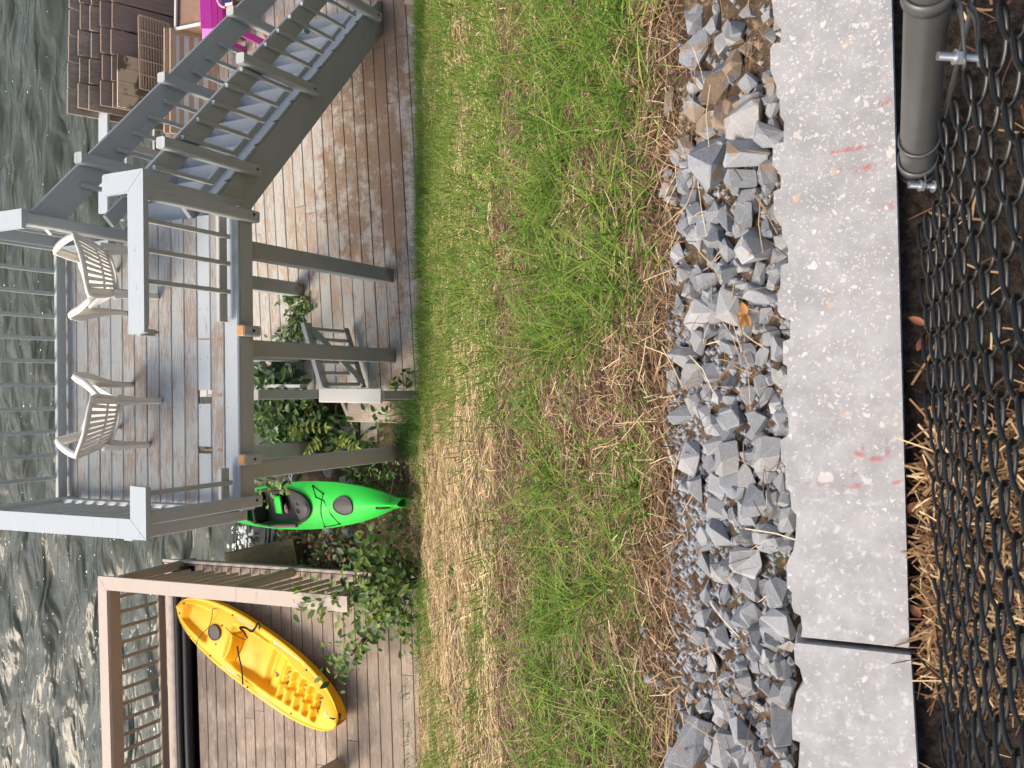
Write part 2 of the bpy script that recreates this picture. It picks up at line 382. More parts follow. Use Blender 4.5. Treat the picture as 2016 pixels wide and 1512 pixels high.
def rockm(edge=0.0):
    t = NT('limestone_edge' if edge else 'limestone'); p = t.objc(); r = t.obr(); rv = t.n('ShaderNodeVectorMath', operation='ADD'); t.set(rv.inputs[0], p); t.set(rv.inputs[1], t.vec(t.math('MULTIPLY', r, 9), t.math('MULTIPLY', r, 5), 0.)); q = rv.outputs[0]
    n1 = t.noise(q, 16, 6, .65); n2 = t.noise(q, 70, 5, .7); n3 = t.noise(q, 5, 3, .6)
    base = t.ramp(t.sep(t.n('ShaderNodeObjectInfo').outputs['Color'])[0], [(0, (.15, .165, .18)), (.3, (.23, .25, .27)), (.55, (.31, .33, .35)), (.75, (.41, .42, .43)), (.88, (.28, .275, .26)), (.97, (.52, .52, .51))])
    col = t.mix(n1, t.mix(.45, base, (.07, .08, .095)), t.mix(.35, base, (.36, .38, .40)))
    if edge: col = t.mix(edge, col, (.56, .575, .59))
    col = t.mix(t.ss(n2, .56, .72), col, (.40, .42, .44))
    ve = t.n('ShaderNodeTexVoronoi', feature='DISTANCE_TO_EDGE'); t.set(ve.inputs['Vector'], q); ve.inputs['Scale'].default_value = 11
    col = t.mix(t.math('MULTIPLY', t.math('MULTIPLY', t.ss(ve.outputs[0], .035, .0), t.ss(n3, .5, .6)), .6), col, (.55, .56, .56))
    wv = t.n('ShaderNodeTexNoise'); t.set(wv.inputs['Vector'], t.pos()); wv.inputs['Scale'].default_value = 12; wv.inputs['Detail'].default_value = 5
    dirt = t.ss(t.math('ADD', wv.outputs[0], t.math('MULTIPLY', t.ss(t.sep(t.pos())[0], .40, .62), .17)), .65, .71)
    col = t.mix(t.math('MULTIPLY', dirt, .8), col, t.mix(n2, (.20, .135, .075), (.33, .24, .15)))
    t.bump(t.math('ADD', n1, t.math('MULTIPLY', n2, .5)), .55, .006)
    return t.fin(col, .78, .3)
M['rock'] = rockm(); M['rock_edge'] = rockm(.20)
def soil():
    t = NT('soil'); p = t.pos(); a = t.noise(p, 6, 6, .65); b = t.noise(p, 45, 5, .7); c = t.noise(p, 160, 3, .7)
    col = t.mix(t.ss(a, .35, .65), (.055, .038, .026), (.14, .10, .065))
    col = t.mix(t.ss(b, .5, .7), col, (.27, .20, .13)); col = t.mix(t.ss(c, .58, .7), col, (.05, .035, .025))
    t.bump(t.math('ADD', b, c), .8, .01); return t.fin(col, .95, .1)
M['soil'] = soil()
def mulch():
    t = NT('shaded_soil'); p = t.pos(); b = t.noise(p, 60, 5, .75)
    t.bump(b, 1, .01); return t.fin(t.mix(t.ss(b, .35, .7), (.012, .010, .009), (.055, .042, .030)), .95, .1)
M['shaded_soil'] = mulch()  # soil with the shade behind the wall put into its near-black colour
def island(name, stops, rough=.7, trans=0.0, spec=.25):
    t = NT(name); c = t.ramp(t.isl(), stops)
    t.fin(c, rough, spec)
    if trans:
        tr = t.n('ShaderNodeBsdfTranslucent'); t.set(tr.inputs[0], c); mx = t.n('ShaderNodeMixShader'); mx.inputs[0].default_value = trans
        t.t.links.new(t.b.outputs[0], mx.inputs[1]); t.t.links.new(tr.outputs[0], mx.inputs[2]); t.t.links.new(mx.outputs[0], t.out.inputs[0])
    return t.m
M['grass'] = island('grass_blade', [(0, (.05, .115, .014)), (.3, (.095, .20, .020)), (.6, (.15, .275, .030)), (.85, (.22, .33, .05)), (1, (.36, .36, .10))], .6, .25)
M['grass_dark'] = island('dark_grass_blade', [(0, (.03, .085, .018)), (.5, (.055, .14, .028)), (1, (.10, .19, .045))], .6, .25)
M['straw'] = island('straw', [(0, (.24, .15, .08)), (.25, (.40, .28, .15)), (.55, (.60, .45, .235)), (.8, (.74, .59, .33)), (1, (.82, .69, .44))], .75, .12)
M['straw_dull'] = island('old_straw', [(0, (.06, .036, .02)), (.35, (.17, .10, .055)), (.7, (.33, .22, .125)), (.9, (.48, .36, .22)), (1, (.66, .54, .36))], .8, .08)
M['debris'] = island('mulch_straw', [(0, (.06, .03, .015)), (.4, (.17, .085, .04)), (.75, (.33, .21, .10)), (1, (.62, .47, .26))], .8, .05)
def leafm(name, a, b, trans=.25, rough=.45):
    t = NT(name); r = t.obr(); n = t.noise(t.objc(), 30, 3); c = t.mix(r, a, b); c = t.mix(t.math('MULTIPLY', n, .4), c, tuple(x*.6 for x in a))
    t.fin(c, rough, .35)
    tr = t.n('ShaderNodeBsdfTranslucent'); t.set(tr.inputs[0], c); mx = t.n('ShaderNodeMixShader'); mx.inputs[0].default_value = trans
    t.t.links.new(t.b.outputs[0], mx.inputs[1]); t.t.links.new(tr.outputs[0], mx.inputs[2]); t.t.links.new(mx.outputs[0], t.out.inputs[0])
    return t.m
M['leaf'] = leafm('shrub_leaf', (.085, .17, .03), (.20, .31, .075))
M['leaf_dark'] = leafm('dark_leaf', (.032, .085, .022), (.075, .16, .04))
M['leaf_blue'] = leafm('broad_leaf', (.045, .10, .05), (.11, .18, .10))
M['leaf_lime'] = leafm('lime_leaf', (.16, .25, .03), (.28, .36, .06))
M['leaf_pale'] = leafm('pale_leaf', (.10, .13, .06), (.34, .33, .24))
M['leaf_dry'] = leafm('dry_leaf', (.50, .26, .08), (.42, .20, .07), .15, .7)
M['leaf_brown'] = leafm('brown_leaf', (.12, .045, .02), (.30, .12, .06), .1, .7)
M['bark'] = plain('bark', (.15, .095, .06), .9, .15, .35, 40)
def waterm():
    t = NT('lake_water'); p = t.pos(); ps = t.sep(p)
    a = t.noise(t.vec(t.math('MULTIPLY', ps[0], .45), t.math('MULTIPLY', ps[1], 1.25), 0.), 2.4, 2.2, .5, .6)
    b = t.noise(t.vec(t.math('MULTIPLY', ps[0], .6), ps[1], 1.), 7, 2, .5, .4)
    t.bump(t.math('ADD', a, t.math('MULTIPLY', b, .10)), 1.0, .14)
    t.b.inputs['IOR'].default_value = 1.33
    return t.fin((.056, .066, .050), .05, .5)
M['water'] = waterm()
M['foam'] = plain('foam', (.78, .80, .80), .7, .3, .05, 40)

# ------------------------------------------------------------------ ground and water
Yk = [-3, .20, .21, .32, .36, .50, .75, 1.72, 5.02, 5.4, 7.2, 8.2, 9.5, 16]
Zk = [6.12, 6.165, 5.6, 5.6, 5.93, 5.84, 5.62, 4.64, .10, -.12, -.62, -1.15, -1.6, -1.9]
def gz(X, Y):
    X = np.asarray(X, float); Y = np.asarray(Y, float)
    z = np.interp(Y, Yk, Zk)
    sl = np.clip((Y-.5)/.5, 0, 1)*np.clip((5.2-Y)/.5, 0, 1)
    n = (vnoise(X, Y, 1.6, 1)-.5)*.16 + (vnoise(X, Y, 4.5, 2)-.5)*.06
    z = z + n*sl
    under = (Y > 5.12) & ((X > -.12) | (X < -1.85))
    z = np.where(under, np.minimum(z, -.32), z)
    return z
def add_ground():
    ys = np.concatenate([np.linspace(-3, 0, 8), np.linspace(.1, .2, 5), np.linspace(.21, .5, 20), np.linspace(.52, 1.9, 60), np.linspace(1.95, 5.6, 110), np.linspace(5.7, 16, 60)])
    xs = np.concatenate([np.linspace(-12, -3.6, 24), np.linspace(-3.5, 4.5, 180), np.linspace(4.6, 12, 22)])
    X, Y = np.meshgrid(xs, ys); Z = gz(X, Y)
    nx, ny = len(xs), len(ys); vs = np.stack([X, Y, Z], -1).reshape(-1, 3)
    i, j = np.meshgrid(np.arange(nx-1), np.arange(ny-1)); a = (j*nx+i).ravel()
    q = np.stack([a, a+1, a+nx+1, a+nx], 1)
    me = big_mesh('ground', vs, q.ravel(), np.full(len(q), 4), M['soil'], True)
    o = link(me, 'ground'); tag(o, 'brown soil bank sloping from the wall down to the decks', kind='structure')
    me.materials.append(M['shaded_soil'])
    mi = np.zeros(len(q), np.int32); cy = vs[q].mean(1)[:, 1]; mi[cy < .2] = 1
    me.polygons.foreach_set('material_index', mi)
add_ground()
def add_water():
    xs = np.concatenate([np.linspace(-60, -7, 30), np.linspace(-6.8, 7.5, 300), np.linspace(8, 60, 30)])
    ys = np.concatenate([np.linspace(6, 14.5, 240), np.linspace(14.8, 120, 60)])
    X, Y = np.meshgrid(xs, ys); Z = np.zeros_like(X)
    rr = random.Random(4)
    for k in range(26):
        wl = rr.uniform(.22, 1.5); an = rr.gauss(math.pi/2, .42); ph = rr.uniform(0, 6.28)
        kx, ky = math.cos(an)*2*math.pi/wl, math.sin(an)*2*math.pi/wl
        s = np.sin(kx*X+ky*Y+ph+1.6*vnoise(X, Y, .8, 30+k)*2)
        Z += .0075*wl**.9*s
    Z = Z-Z.mean()-1.02
    nx, ny = len(xs), len(ys); vs = np.stack([X, Y, Z], -1).reshape(-1, 3)
    i, j = np.meshgrid(np.arange(nx-1), np.arange(ny-1)); a = (j*nx+i).ravel()
    q = np.stack([a, a+1, a+nx+1, a+nx], 1)
    o = link(big_mesh('water', vs, q.ravel(), np.full(len(q), 4), M['water'], True), 'water')
    tag(o, 'dark rippling lake water with pale and golden glints', kind='structure')
    mb = MB(); rr = random.Random(8)
    for k in range(330):
        if rr.random() < .6: P = at(rr.uniform(0, 330), rr.uniform(0, 1512), -.99)
        else: P = at(rr.gauss(150, 110), rr.gauss(1270, 140), -.99)
        if P[1] < 8.3: continue
        r = rr.uniform(.0035, .010)*(1.8 if rr.random() < .1 else 1)
        mb.ball((P[0], P[1], -.965), r, 6, 3, (rr.uniform(.8, 2.0), 1, .35))
    tag(mb.build('foam_flecks', M['foam']), 'small white foam flecks floating on the dark water', kind='stuff')
add_water()

# ------------------------------------------------------------------ grey raised deck
deck = thing('raised_deck', 'grey painted raised deck on tall square posts with broken front railing', 'deck', tuple(FG(.3, 6.1, 0)))
def gb(x0, y0, z0, x1, y1, z1, wd, ht, name, mat='grey', parent=deck, up=(0, 0, 1), ch=.005):
    return B(FG(x0, y0, z0), FG(x1, y1, z1), wd, ht, name, M[mat], parent, up, ch)
PX0, PX1 = -.90, 1.455
def hx(px, row_x): return FG.at(row_x, px, ZG)[0]
for k in range(14):
    yc = 5.285+k*.1455; w_ = .1395; z = ZG-.016+random.uniform(-.0012, .0012)
    segs = [(PX0+random.uniform(-.01, .01), PX1+random.uniform(-.012, .012))]
    if k == 2:
        a, b, c, d = hx(893, 403), hx(879, 403), hx(795, 403), hx(768, 403)
        segs = [(PX0, a), (b, c), (d, PX1)]
    mb = MB()
    if k == 0: yc = 5.283; w_ = .15
    for a, b in segs: mb.beam(FG(a, yc, z), FG(b, yc, z), w_, .032, ch=.006 if k else .014)
    mb.build('plank', M['grey_top'] if k in (0, 2) else M['plank_grey'], deck)
mb = MB()
for k in range(14):
    for x in (-.5, -.1, .3, .7, 1.1):
        for dy in (-.04, .04):
            c = FG(x+random.uniform(-.006, .006), 5.285+k*.1455+dy, ZG+.0012); mb.add([c+V3((.0042*math.cos(a), .0042*math.sin(a), 0)) for a in np.linspace(0, 5.24, 6)], [tuple(range(6))])
tag(mb.build('nail_heads', M['charcoal'], deck), kind='stuff')
for px in (668, 778, 886):                       # bare marks where balusters stood
    P = FG.at(425, px, ZG); B(FG(P[0]-.012, 5.41, ZG+.0005), FG(P[0]+.014, 5.41, ZG+.0005), .05, .004, 'bare_patch', M['bare'], deck)
for px, n in ((668, .16), (886, .07), (778, .03)):
    P = FG.at(400, px, ZG); B(FG(P[0]-.006, 5.50+n*.5, ZG+.0005), FG(P[0]+.006, 5.50+n*.5, ZG+.0005), .03+n, .003, 'bare_patch', M['bare'], deck)
# rim and joists
gb(PX0-.02, 5.235, ZG-.107, PX1+.05, 5.235, ZG-.107, .04, .15, 'rim_joist')
gb(PX0+.02, 7.27, ZG-.12, PX1-.02, 7.27, ZG-.12, .04, .17, 'rim_joist')
gb(PX0+.02, 5.258, ZG-.125, PX0+.02, 7.248, ZG-.125, .04, .18, 'rim_joist')
gb(PX1-.02, 5.258, ZG-.125, PX1-.02, 7.248, ZG-.125, .04, .18, 'rim_joist')
for x in (-.5, -.1, .3, .7, 1.1): gb(x, 5.258, ZG-.115, x, 7.248, ZG-.115, .038, .16, 'joist')
for yb in (5.49, 6.70): gb(PX0+.05, yb, ZG-.29, PX1-.05, yb, ZG-.29, .09, .17, 'support_beam')
for x, y, zb in ((1.228, 5.513, 0), (.392, 5.50, 0), (-.631, 5.481, -.10), (1.159, 6.717, 0), (.428, 6.705, 0), (-.60, 6.70, -.5)):
    gb(x, y, zb, x, y, ZG-.376, .142, .142, 'support_post', up=(0, 1, 0), ch=.008)
# railing posts bolted on the rim
zc = ZG+1.0
cl, crr = -.99, 1.57
pxl = FG.at(490, 985, ZG-.14)[0]; pxr = FG.at(487, 429, ZG-.14)[0]
def bolt(P, par):
    MB().tube([FG(P[0], P[1]-.004, P[2]), FG(P[0], P[1]+.012, P[2])], .011, 8).build('bolt_head', M['black'], par)
for x in (pxl, pxr):
    o = gb(x, 5.168, ZG-.165, x, 5.168, zc-.04, .089, .089, 'rail_post', up=(0, 1, 0), ch=.009); bolt((x+.01, 5.121, ZG-.10), o)
for px, in ((651,), (905,)):
    x = FG.at(470, px, ZG)[0]
    o = gb(x, 5.168, ZG-.165, x, 5.168, ZG+.012, .085, .085, 'post_stub', up=(0, 1, 0), ch=.012); bolt((x, 5.123, ZG-.085), o)
    gb(x-.036, 5.166, ZG+.016, x+.036, 5.166, ZG+.016, .068, .008, 'cut_face', 'fresh', o)
gb(PX0-.067, 5.33, ZG-.165, PX0-.067, 5.33, zc-.04, .089, .089, 'rail_post', up=(0, 1, 0), ch=.009)
gb(PX1+.075, 5.33, ZG-.165, PX1+.075, 5.33, zc-.04, .089, .089, 'rail_post', up=(0, 1, 0), ch=.009)
# caps
def cap(poly, name='rail_cap', par=deck):
    MB().prism(poly, lambda a, b, t: FG(a, b, t), zc-.036, zc).build(name, M['grey_top'], par)
yf0, yf1 = 5.105, 5.26
xe = FG.at(275, 654, zc)[0]; xl = FG.at(272, 959, zc)[0]
cap([(xe, yf0), (crr, yf0), (crr-.15, yf1), (xe-.01, yf1), (xe-.012, yf0+.05)])
cap([(crr, yf0+.003), (crr+.002, 5.50), (crr-.012, 5.515), (crr-.135, 5.515), (crr-.148, 5.50), (crr-.148, yf1+.003)])
cap([(cl, yf0), (xl, yf0), (xl+.006, yf1), (cl+.14, yf1)])
cap([(cl, yf0+.003), (cl+.138, yf1+.003), (cl+.125, 7.2), (cl-.02, 7.2)])
cap([(1.28, 6.40), (1.425, 6.40), (1.43, 7.3), (1.285, 7.3)])
cap([(cl-.02, 7.205), (1.28, 7.205), (1.28, 7.36), (cl-.02, 7.36)])
# boards under the caps
gb(xe+.05, 5.215, zc-.083, crr-.16, 5.215, zc-.083, .038, .09, 'upper_rail')
gb(cl+.2, 5.215, zc-.083, xl-.02, 5.215, zc-.083, .038, .09, 'upper_rail')
gb(PX0-.02, 5.38, zc-.083, PX0-.03, 7.2, zc-.083, .038, .09, 'upper_rail')
gb(1.35, 6.42, zc-.09, 1.35, 7.2, zc-.09, .038, .10, 'upper_rail')
mb = MB()
mb.prism([(0, 0), (.09, 0), (.10, .13), (.07, .12), (.062, .17), (.045, .14), (.03, .185), (.012, .12), (-.004, .15)], lambda a, b, t: FG(xe+.025-a*.35, t, zc-.05-b), 5.195, 5.235)
mb.build('splintered_board', M['bare'], deck)
gb(xe+.005, 5.206, zc-.04, xe+.005, 5.206, zc-.165, .05, .036, 'splintered_board', up=(0, 1, 0))
# lower rails and balusters
xa = FG.at(425, 635, ZG+.07)[0]; xb = FG.at(425, 432, ZG+.07)[0]
gb(xa, 5.29, ZG+.085, xb+.03, 5.29, ZG+.085, .038, .088, 'lower_rail')
for px in (466, 519, 574):
    x = FG.at(432, px+2, ZG+.05)[0]
    gb(x, 5.252, ZG+.045, x, 5.235, zc-.06, .034, .034, 'baluster', up=(0, 1, 0))
xa = FG.at(425, 960, ZG+.07)[0]; xb = FG.at(425, 921, ZG+.07)[0]
gb(PX0+.01, 5.29, ZG+.085, xb, 5.29, ZG+.085, .038, .088, 'lower_rail')
x = FG.at(432, 949, ZG+.05)[0]; gb(x, 5.252, ZG+.045, x, 5.235, zc-.06, .034, .034, 'baluster', up=(0, 1, 0))
gb(PX0+.015, 5.33, ZG+.10, PX0+.0, 7.15, ZG+.10, .038, .088, 'lower_rail')
for k in range(13):
    gb(PX0-.022, 5.50+k*.135, ZG+.05, PX0-.045, 5.50+k*.135, zc-.06, .034, .034, 'baluster', up=(0, 1, 0))
gb(PX0-.02, 7.17, ZG-.16, PX0-.02, 7.17, zc-.04, .089, .089, 'rail_post', up=(0, 1, 0), ch=.009)
gb(1.36, 6.46, ZG-.0, 1.36, 6.46, zc-.04, .089, .12, 'rail_post', up=(0, 1, 0), ch=.009)
gb(1.36, 7.26, ZG-.16, 1.36, 7.26, zc-.04, .089, .089, 'rail_post', up=(0, 1, 0), ch=.009)
gb(1.30, 6.53, ZG+.09, 1.285, 7.2, ZG+.09, .06, .075, 'lower_rail')
for k in range(4): gb(1.40, 6.60+k*.15, ZG+.05, 1.40, 6.60+k*.15, zc-.06, .034, .034, 'baluster', up=(0, 1, 0))
gb(PX0+.02, 7.225, ZG+.07, 1.31, 7.225, ZG+.07, .04, .088, 'lower_rail')
for py in (444, 492, 537, 580, 625, 668, 712, 758, 804, 849, 895, 939):
    x = FG.aty(120, py, 7.26)[0]
    gb(x, 7.262, ZG+.03, x, 7.262, zc-.04, .034, .034, 'baluster', up=(0, 1, 0))

# ------------------------------------------------------------------ stairs
st = thing('staircase', 'grey wooden stairs with baluster rails going down from raised deck', 'stairs', tuple(FG(2.7, 6.0, 0)))
YF, SW = 5.556, .95
def sb(x0, y0, z0, x1, y1, z1, wd, ht, name, mat='grey', up=(0, 0, 1), ch=.005): return B(FG(x0, y0, z0), FG(x1, y1, z1), wd, ht, name, M[mat], st, up, ch)
ztop = lambda x: 2.342-.92*(x-1.646)
zlow = lambda x: 1.958-.905*(x-1.617)
XB = 4.02
for yy in (YF, YF+SW):
    MB().prism([(1.50, zlow(1.50)), (1.50, ztop(1.50)), (XB, ztop(XB)), (4.12, .06), (4.12, 0.002), (3.775, 0.002)],
               lambda a, b, t: FG(a, t, b), yy, yy+.04).build('stringer', M['grey'], st)
# top board of the near side with triangular notches
dx, dz = nrm((1, -.92))
pts = []; L = (XB-1.52)/dx
n0 = [1.80, 2.18, 2.45, 2.69, 2.95, 3.12, 3.36, 3.58, 3.78]
outer = [(0, .0)]
for xn in n0:
    s0 = (xn-1.52)/dx; outer += [(s0-.028, .0), (s0-.012, .042), (s0+.022, .0)]
outer += [(L, .0), (L, .142), (0, .142)]
MB().prism(outer, lambda a, b, t: FG(1.52+dx*a - dz*t*0, YF+.003+b, ztop(1.52+dx*a)+.006+t), 0, .034).build('top_board', M['grey_top'], st)
rise = ZG/15
for k in range(1, 15):
    z = rise*k; xn = 1.646+(2.342-z)/.92+.02
    sb(xn-.13, YF+.150, z-.018, xn-.13, YF+SW-.003, z-.018, .27, .036, 'tread', 'grey_top')
    sb(xn-.235, YF+.152, z-.11, xn-.235, YF+SW-.006, z-.11, .02, .12, 'riser_strip', 'white_paint') if k in (3, 5, 7, 9, 11) else None
mr = -.9285
zr = lambda x: 3.131+mr*(x-1.656)
zl = lambda x: 2.546-.938*(x-1.662)
def rail(yy, x0, x1, fz, ht, name, th=.04):
    up = nrm((-fz(1)+fz(0), 0, 1)) ; up = np.array([up[0], 0, up[2]]); wup = FG(up[0], 0, up[2])
    off = ht/2
    a = np.array([x0, fz(x0)])-up[[0, 2]]*off; b = np.array([x1, fz(x1)])-up[[0, 2]]*off
    B(FG(a[0], yy, a[1]), FG(b[0], yy, b[1]), th, ht, name, M['grey'], st, tuple(wup), .006)
rail(YF+.02, 1.60, 4.0, zr, .185, 'handrail'); rail(YF+.165, 1.52, 3.99, lambda x: zl(x)-.10, .13, 'lower_rail')
zr2 = lambda x: zr(x)+.0
rail(YF+SW+.0, 1.44, 4.6, lambda x: 2.80-.925*(x-2.0)+.045, .235, 'handrail'); rail(YF+SW+.02, 1.52, 4.0, zl, .12, 'lower_rail')
for x, zb, zt in ((1.926, 1.93, 2.99), (2.842, 1.155, 2.14), (3.905, .13, 1.35)):
    o = sb(x, YF-.046, zb, x, YF-.046, zt, .09, .09, 'rail_post', up=(0, 1, 0), ch=.012)
    MB().tube([FG(x, YF-.095, zb+.06), FG(x, YF-.08, zb+.06)], .011, 8).build('bolt_head', M['black'], o)
for x, zt in ((1.93, 2.99), (2.835, 2.14), (3.74, 1.29)):
    sb(x, YF+SW-.066, ztop(x)-.2, x, YF+SW-.066, zt, .09, .09, 'rail_post', up=(0, 1, 0), ch=.012)
for x, zt in ((3.8, 1.14), (3.616, 1.304), (3.435, 1.474), (3.252, 1.632), (3.072, 1.797), (2.761, 2.095), (2.577, 2.264), (2.392, 2.418), (2.207, 2.586), (2.024, 2.747), (1.73, 3.026)):
    sb(x, YF-.018, zl(x)-.045, x, YF-.018, zt+.006, .034, .034, 'baluster', up=(0, 1, 0))
for k in range(10):
    x = 1.72+k*.185
    if abs(x-1.93) < .07 or abs(x-2.835) < .07: continue
    sb(x, YF+SW-.042, zl(x)-.08, x, YF+SW-.042, 2.80-.925*(x-2.0)-.12, .036, .036, 'baluster', up=(0, 1, 0))
tag(MB().beam(at(585, 55, .52), at(604, 55, .52), .11, .07).build('storage_tin', M['blue_grey']), 'small blue-grey tin lying on a low stair tread', 'tin')
P = at(605, 61, .40); tag(MB().ball((P[0], P[1], P[2]+.0), .03, 12, 8).build('ball', M['tanball'], smooth=True), 'small tan ball lying on the stairs beside the blue-grey tin', 'ball')

# ------------------------------------------------------------------ low deck
low = thing('low_deck', 'low deck of pale weathered planks stained with brown mud', 'deck', (2.5, 6.5, 0))
y0 = FD.at(693.7, 560, 0)[1]
for k in range(-8, 18):
    yc = y0+(k+.5)*.1455
    xl_ = -.13+.073*yc-.0 + (0 if yc < 6.5 else 0)
    xl_ = FD.loc(np.array([-.16, yc, 0]))[0]
    cuts = [xl_+random.uniform(-.01, .01), 6.3]
    if random.random() < .7: cuts.insert(1, random.choice([1.3, 2.4, 3.3, 4.0])+random.uniform(-.1, .1))
    for a, b in zip(cuts[:-1], cuts[1:]):
        z = -.016+random.uniform(-.002, .002)
        B(FD(a+.003, yc, z), FD(b-.003, yc, z), .139, .032, 'plank', M['plank_low'], low, ch=.005)
mb = MB()
for k in range(-8, 18):
    for x in np.arange(.05, 6.2, .61):
        for dy in (-.04, .04):
            c = FD(x+.35+random.uniform(-.008, .008), y0+(k+.5)*.1455+dy, .0025); mb.add([c+V3((.005*math.cos(a), .005*math.sin(a), 0)) for a in np.linspace(0, 5.24, 6)], [tuple(range(6))])
tag(mb.build('nail_heads', M['charcoal'], low), kind='stuff')
yb_ = y0+18.2*.1455
B(FD(.2, 6.9, -.14), FD(6.3, 6.9, -.14), .05, .2, 'joist', M['grey'], low)
B(FD(.2, yb_, -.11), FD(6.3, yb_, -.11), .04, .2, 'rim_joist', M['grey'], low)
B(np.array([-.11, 5.2, -.135]), np.array([-.11, 7.4, -.135]), .04, .2, 'rim_joist', M['grey'], low)
# its far railing
P0 = at(205, 420, .92); P1 = at(205, -150, .92)
B(P0, P1, .15, .036, 'rail_cap', M['grey_top'], low)
for t in np.linspace(0, 1, 5):
    P = P0*(1-t)+P1*t; B((P[0], P[1]-.02, 0.0), (P[0], P[1]-.02, .895), .089, .089, 'rail_post', M['grey'], low, up=(0, 1, 0), ch=.009)
for h in (.15, .55):
    B(P0*[1, 1, 0]+V3((0, .045, h)), P1*[1, 1, 0]+V3((0, .045, h)), .038, .09, 'lower_rail', M['grey'], low)
tag(MB().beam(at(835, -60, .1), at(812, 14, .1), .14, .14, ch=.01).build('timber', M['tan']), 'tan timber end lying at the corner of the low deck beside the grass', 'timber')

# gate and its fence
gt = thing('gate', 'small open grey slatted gate with diagonal brace on the low deck', 'gate', (-.05, 5.80, 0))
A0 = V3((-.045, 5.79, 0)); gd = nrm((.64, .235, 0)); GL = .69; gup = lambda t, z: A0+gd*t+V3((0, 0, z))
B(gup(0, .70), gup(GL, .70), .036, .085, 'upper_rail', M['grey'], gt); B(gup(0, .09), gup(GL*.97, .09), .036, .085, 'lower_rail', M['grey'], gt)
B(gup(0, .762), gup(GL, .762), .05, .03, 'top_strip', M['grey_top'], gt)
for t in (.035, .155, .275, .40, .52, .63): B(gup(t, .05), gup(t, .74), .036, .034, 'baluster', M['grey'], gt, up=tuple(gd))
nb = np.cross(gd, (0, 0, 1)); B(gup(.04, .10)+nb*.03, gup(.60, .68)+nb*.03, .03, .085, 'brace', M['grey'], gt)
gf = thing('gate_fence', 'short grey fence beside the gate with bright white top board', 'fence', (-.12, 5.5, 0))
B((-.117, 5.10, .725), (-.117, 5.84, .725), .145, .036, 'top_board', M['white_paint'], gf, ch=.008)
B((-.115, 5.13, -.12), (-.115, 5.13, .70), .09, .09, 'post', M['grey'], gf, up=(0, 1, 0), ch=.01)
B((-.115, 5.76, -.1), (-.115, 5.76, .70), .09, .09, 'post', M['grey'], gf, up=(0, 1, 0), ch=.01)
B((-.115, 5.18, .2), (-.115, 5.72, .2), .036, .085, 'lower_rail', M['grey'], gf)
lp = thing('latch_post', 'square grey post with white top behind the open gate', 'post', (-.118, 6.40, 0))
B((-.118, 6.40, -.3), (-.118, 6.40, 1.03), .10, .10, 'post_shaft', M['grey'], lp, up=(0, 1, 0), ch=.012)
B((-.170, 6.40, 1.038), (-.066, 6.40, 1.038), .104, .016, 'post_cap', M['white_paint'], lp)
B((-.03, 6.42, .30), (-.03, 6.95, .30), .036, .085, 'lower_rail', M['grey'], lp)
sst = thing('side_steps', 'two mud-stained plank steps going down beside the gate', 'steps', (-.4, 5.75, -.3))
for k, (xa_, z) in enumerate(((-.30, -.10), (-.52, -.26))):
    B((xa_, 5.34, z), (xa_, 6.12-.06*k, z), .235, .036, 'tread', M['plank_low'], sst, ch=.006)
    B((xa_+.09, 5.36, z-.09), (xa_+.09, 6.09-.06*k, z-.09), .02, .14, 'riser', M['plank_low'], sst)
MB().prism([(-.14, .02), (-.14, -.28), (-.50, -.62), (-.68, -.62), (-.68, -.34)], lambda a, b, t: V3((a, t, b)), 6.13, 6.17).build('stringer', M['plank_low'], sst)

# ------------------------------------------------------------------ left deck
ld = thing('brown_deck', 'weathered brown plank deck with tan railing beside the water', 'deck', (-3, 6.9, 0))
def lb(x0, y0_, z0, x1, y1, z1, wd, ht, name, mat='tan', up=(0, 0, 1), ch=.005): return B(FL(x0, y0_, z0), FL(x1, y1, z1), wd, ht, name, M[mat], ld, up, ch)
yl = FL.at(464.1, 1437.7, 0)[1]; k0 = math.ceil((4.95-yl)/.1455); k1 = int((8.44-yl)/.1455)
for k in range(k0, k1):
    yc = yl+(k+.5)*.1455
    cuts = [-5.4, -1.79]
    if random.random() < .45: cuts.insert(1, random.uniform(-3.9, -2.6))
    for a, b in zip(cuts[:-1], cuts[1:]):
        z = -.016+random.uniform(-.002, .002); lb(a+.003, yc, z, b-.003, yc, z, .1385, .032, 'plank', 'plank_left')
ye = yl+k1*.1455
lb(-1.765, 4.95, -.015, -1.765, 8.90, -.015, .035, .05, 'edge_board', 'tan_top')
lb(-1.80, 4.95, -.14, -1.80, 8.6, -.14, .04, .2, 'rim_joist', 'tan')
lb(-5.4, 8.79, -.01, -1.79, 8.79, -.01, .165, .04, 'edge_board', 'tan_top')
lb(-5.4, 8.86, -.16, -1.79, 8.86, -.16, .04, .26, 'rim_joist', 'tan')
lb(-5.4, 8.57, -.075, -1.79, 8.57, -.075, .27, .03, 'gap_dark_sheet', 'pipe_black')  # added black sheet, paints the gap under the pipes as dark shade
ZC = .905
def lcap(poly): MB().prism(poly, lambda a, b, t: FL(a, b, t), ZC-.038, ZC).build('rail_cap', M['tan_top'], ld)
lcap([(-1.79, 8.925), (-1.94, 8.785), (-1.94, 6.86), (-1.79, 6.86)])
lcap([(-1.79, 6.857), (-1.94, 6.857), (-1.945, 5.45), (-1.795, 5.45)])
lcap([(-1.793, 8.927), (-5.2, 8.927), (-5.2, 8.785), (-1.943, 8.787)])
lb(-5.2, 8.80, ZC-.11, -1.95, 8.80, ZC-.11, .038, .14, 'upper_rail'); lb(-5.2, 8.80, .14, -1.9, 8.80, .14, .038, .10, 'lower_rail')
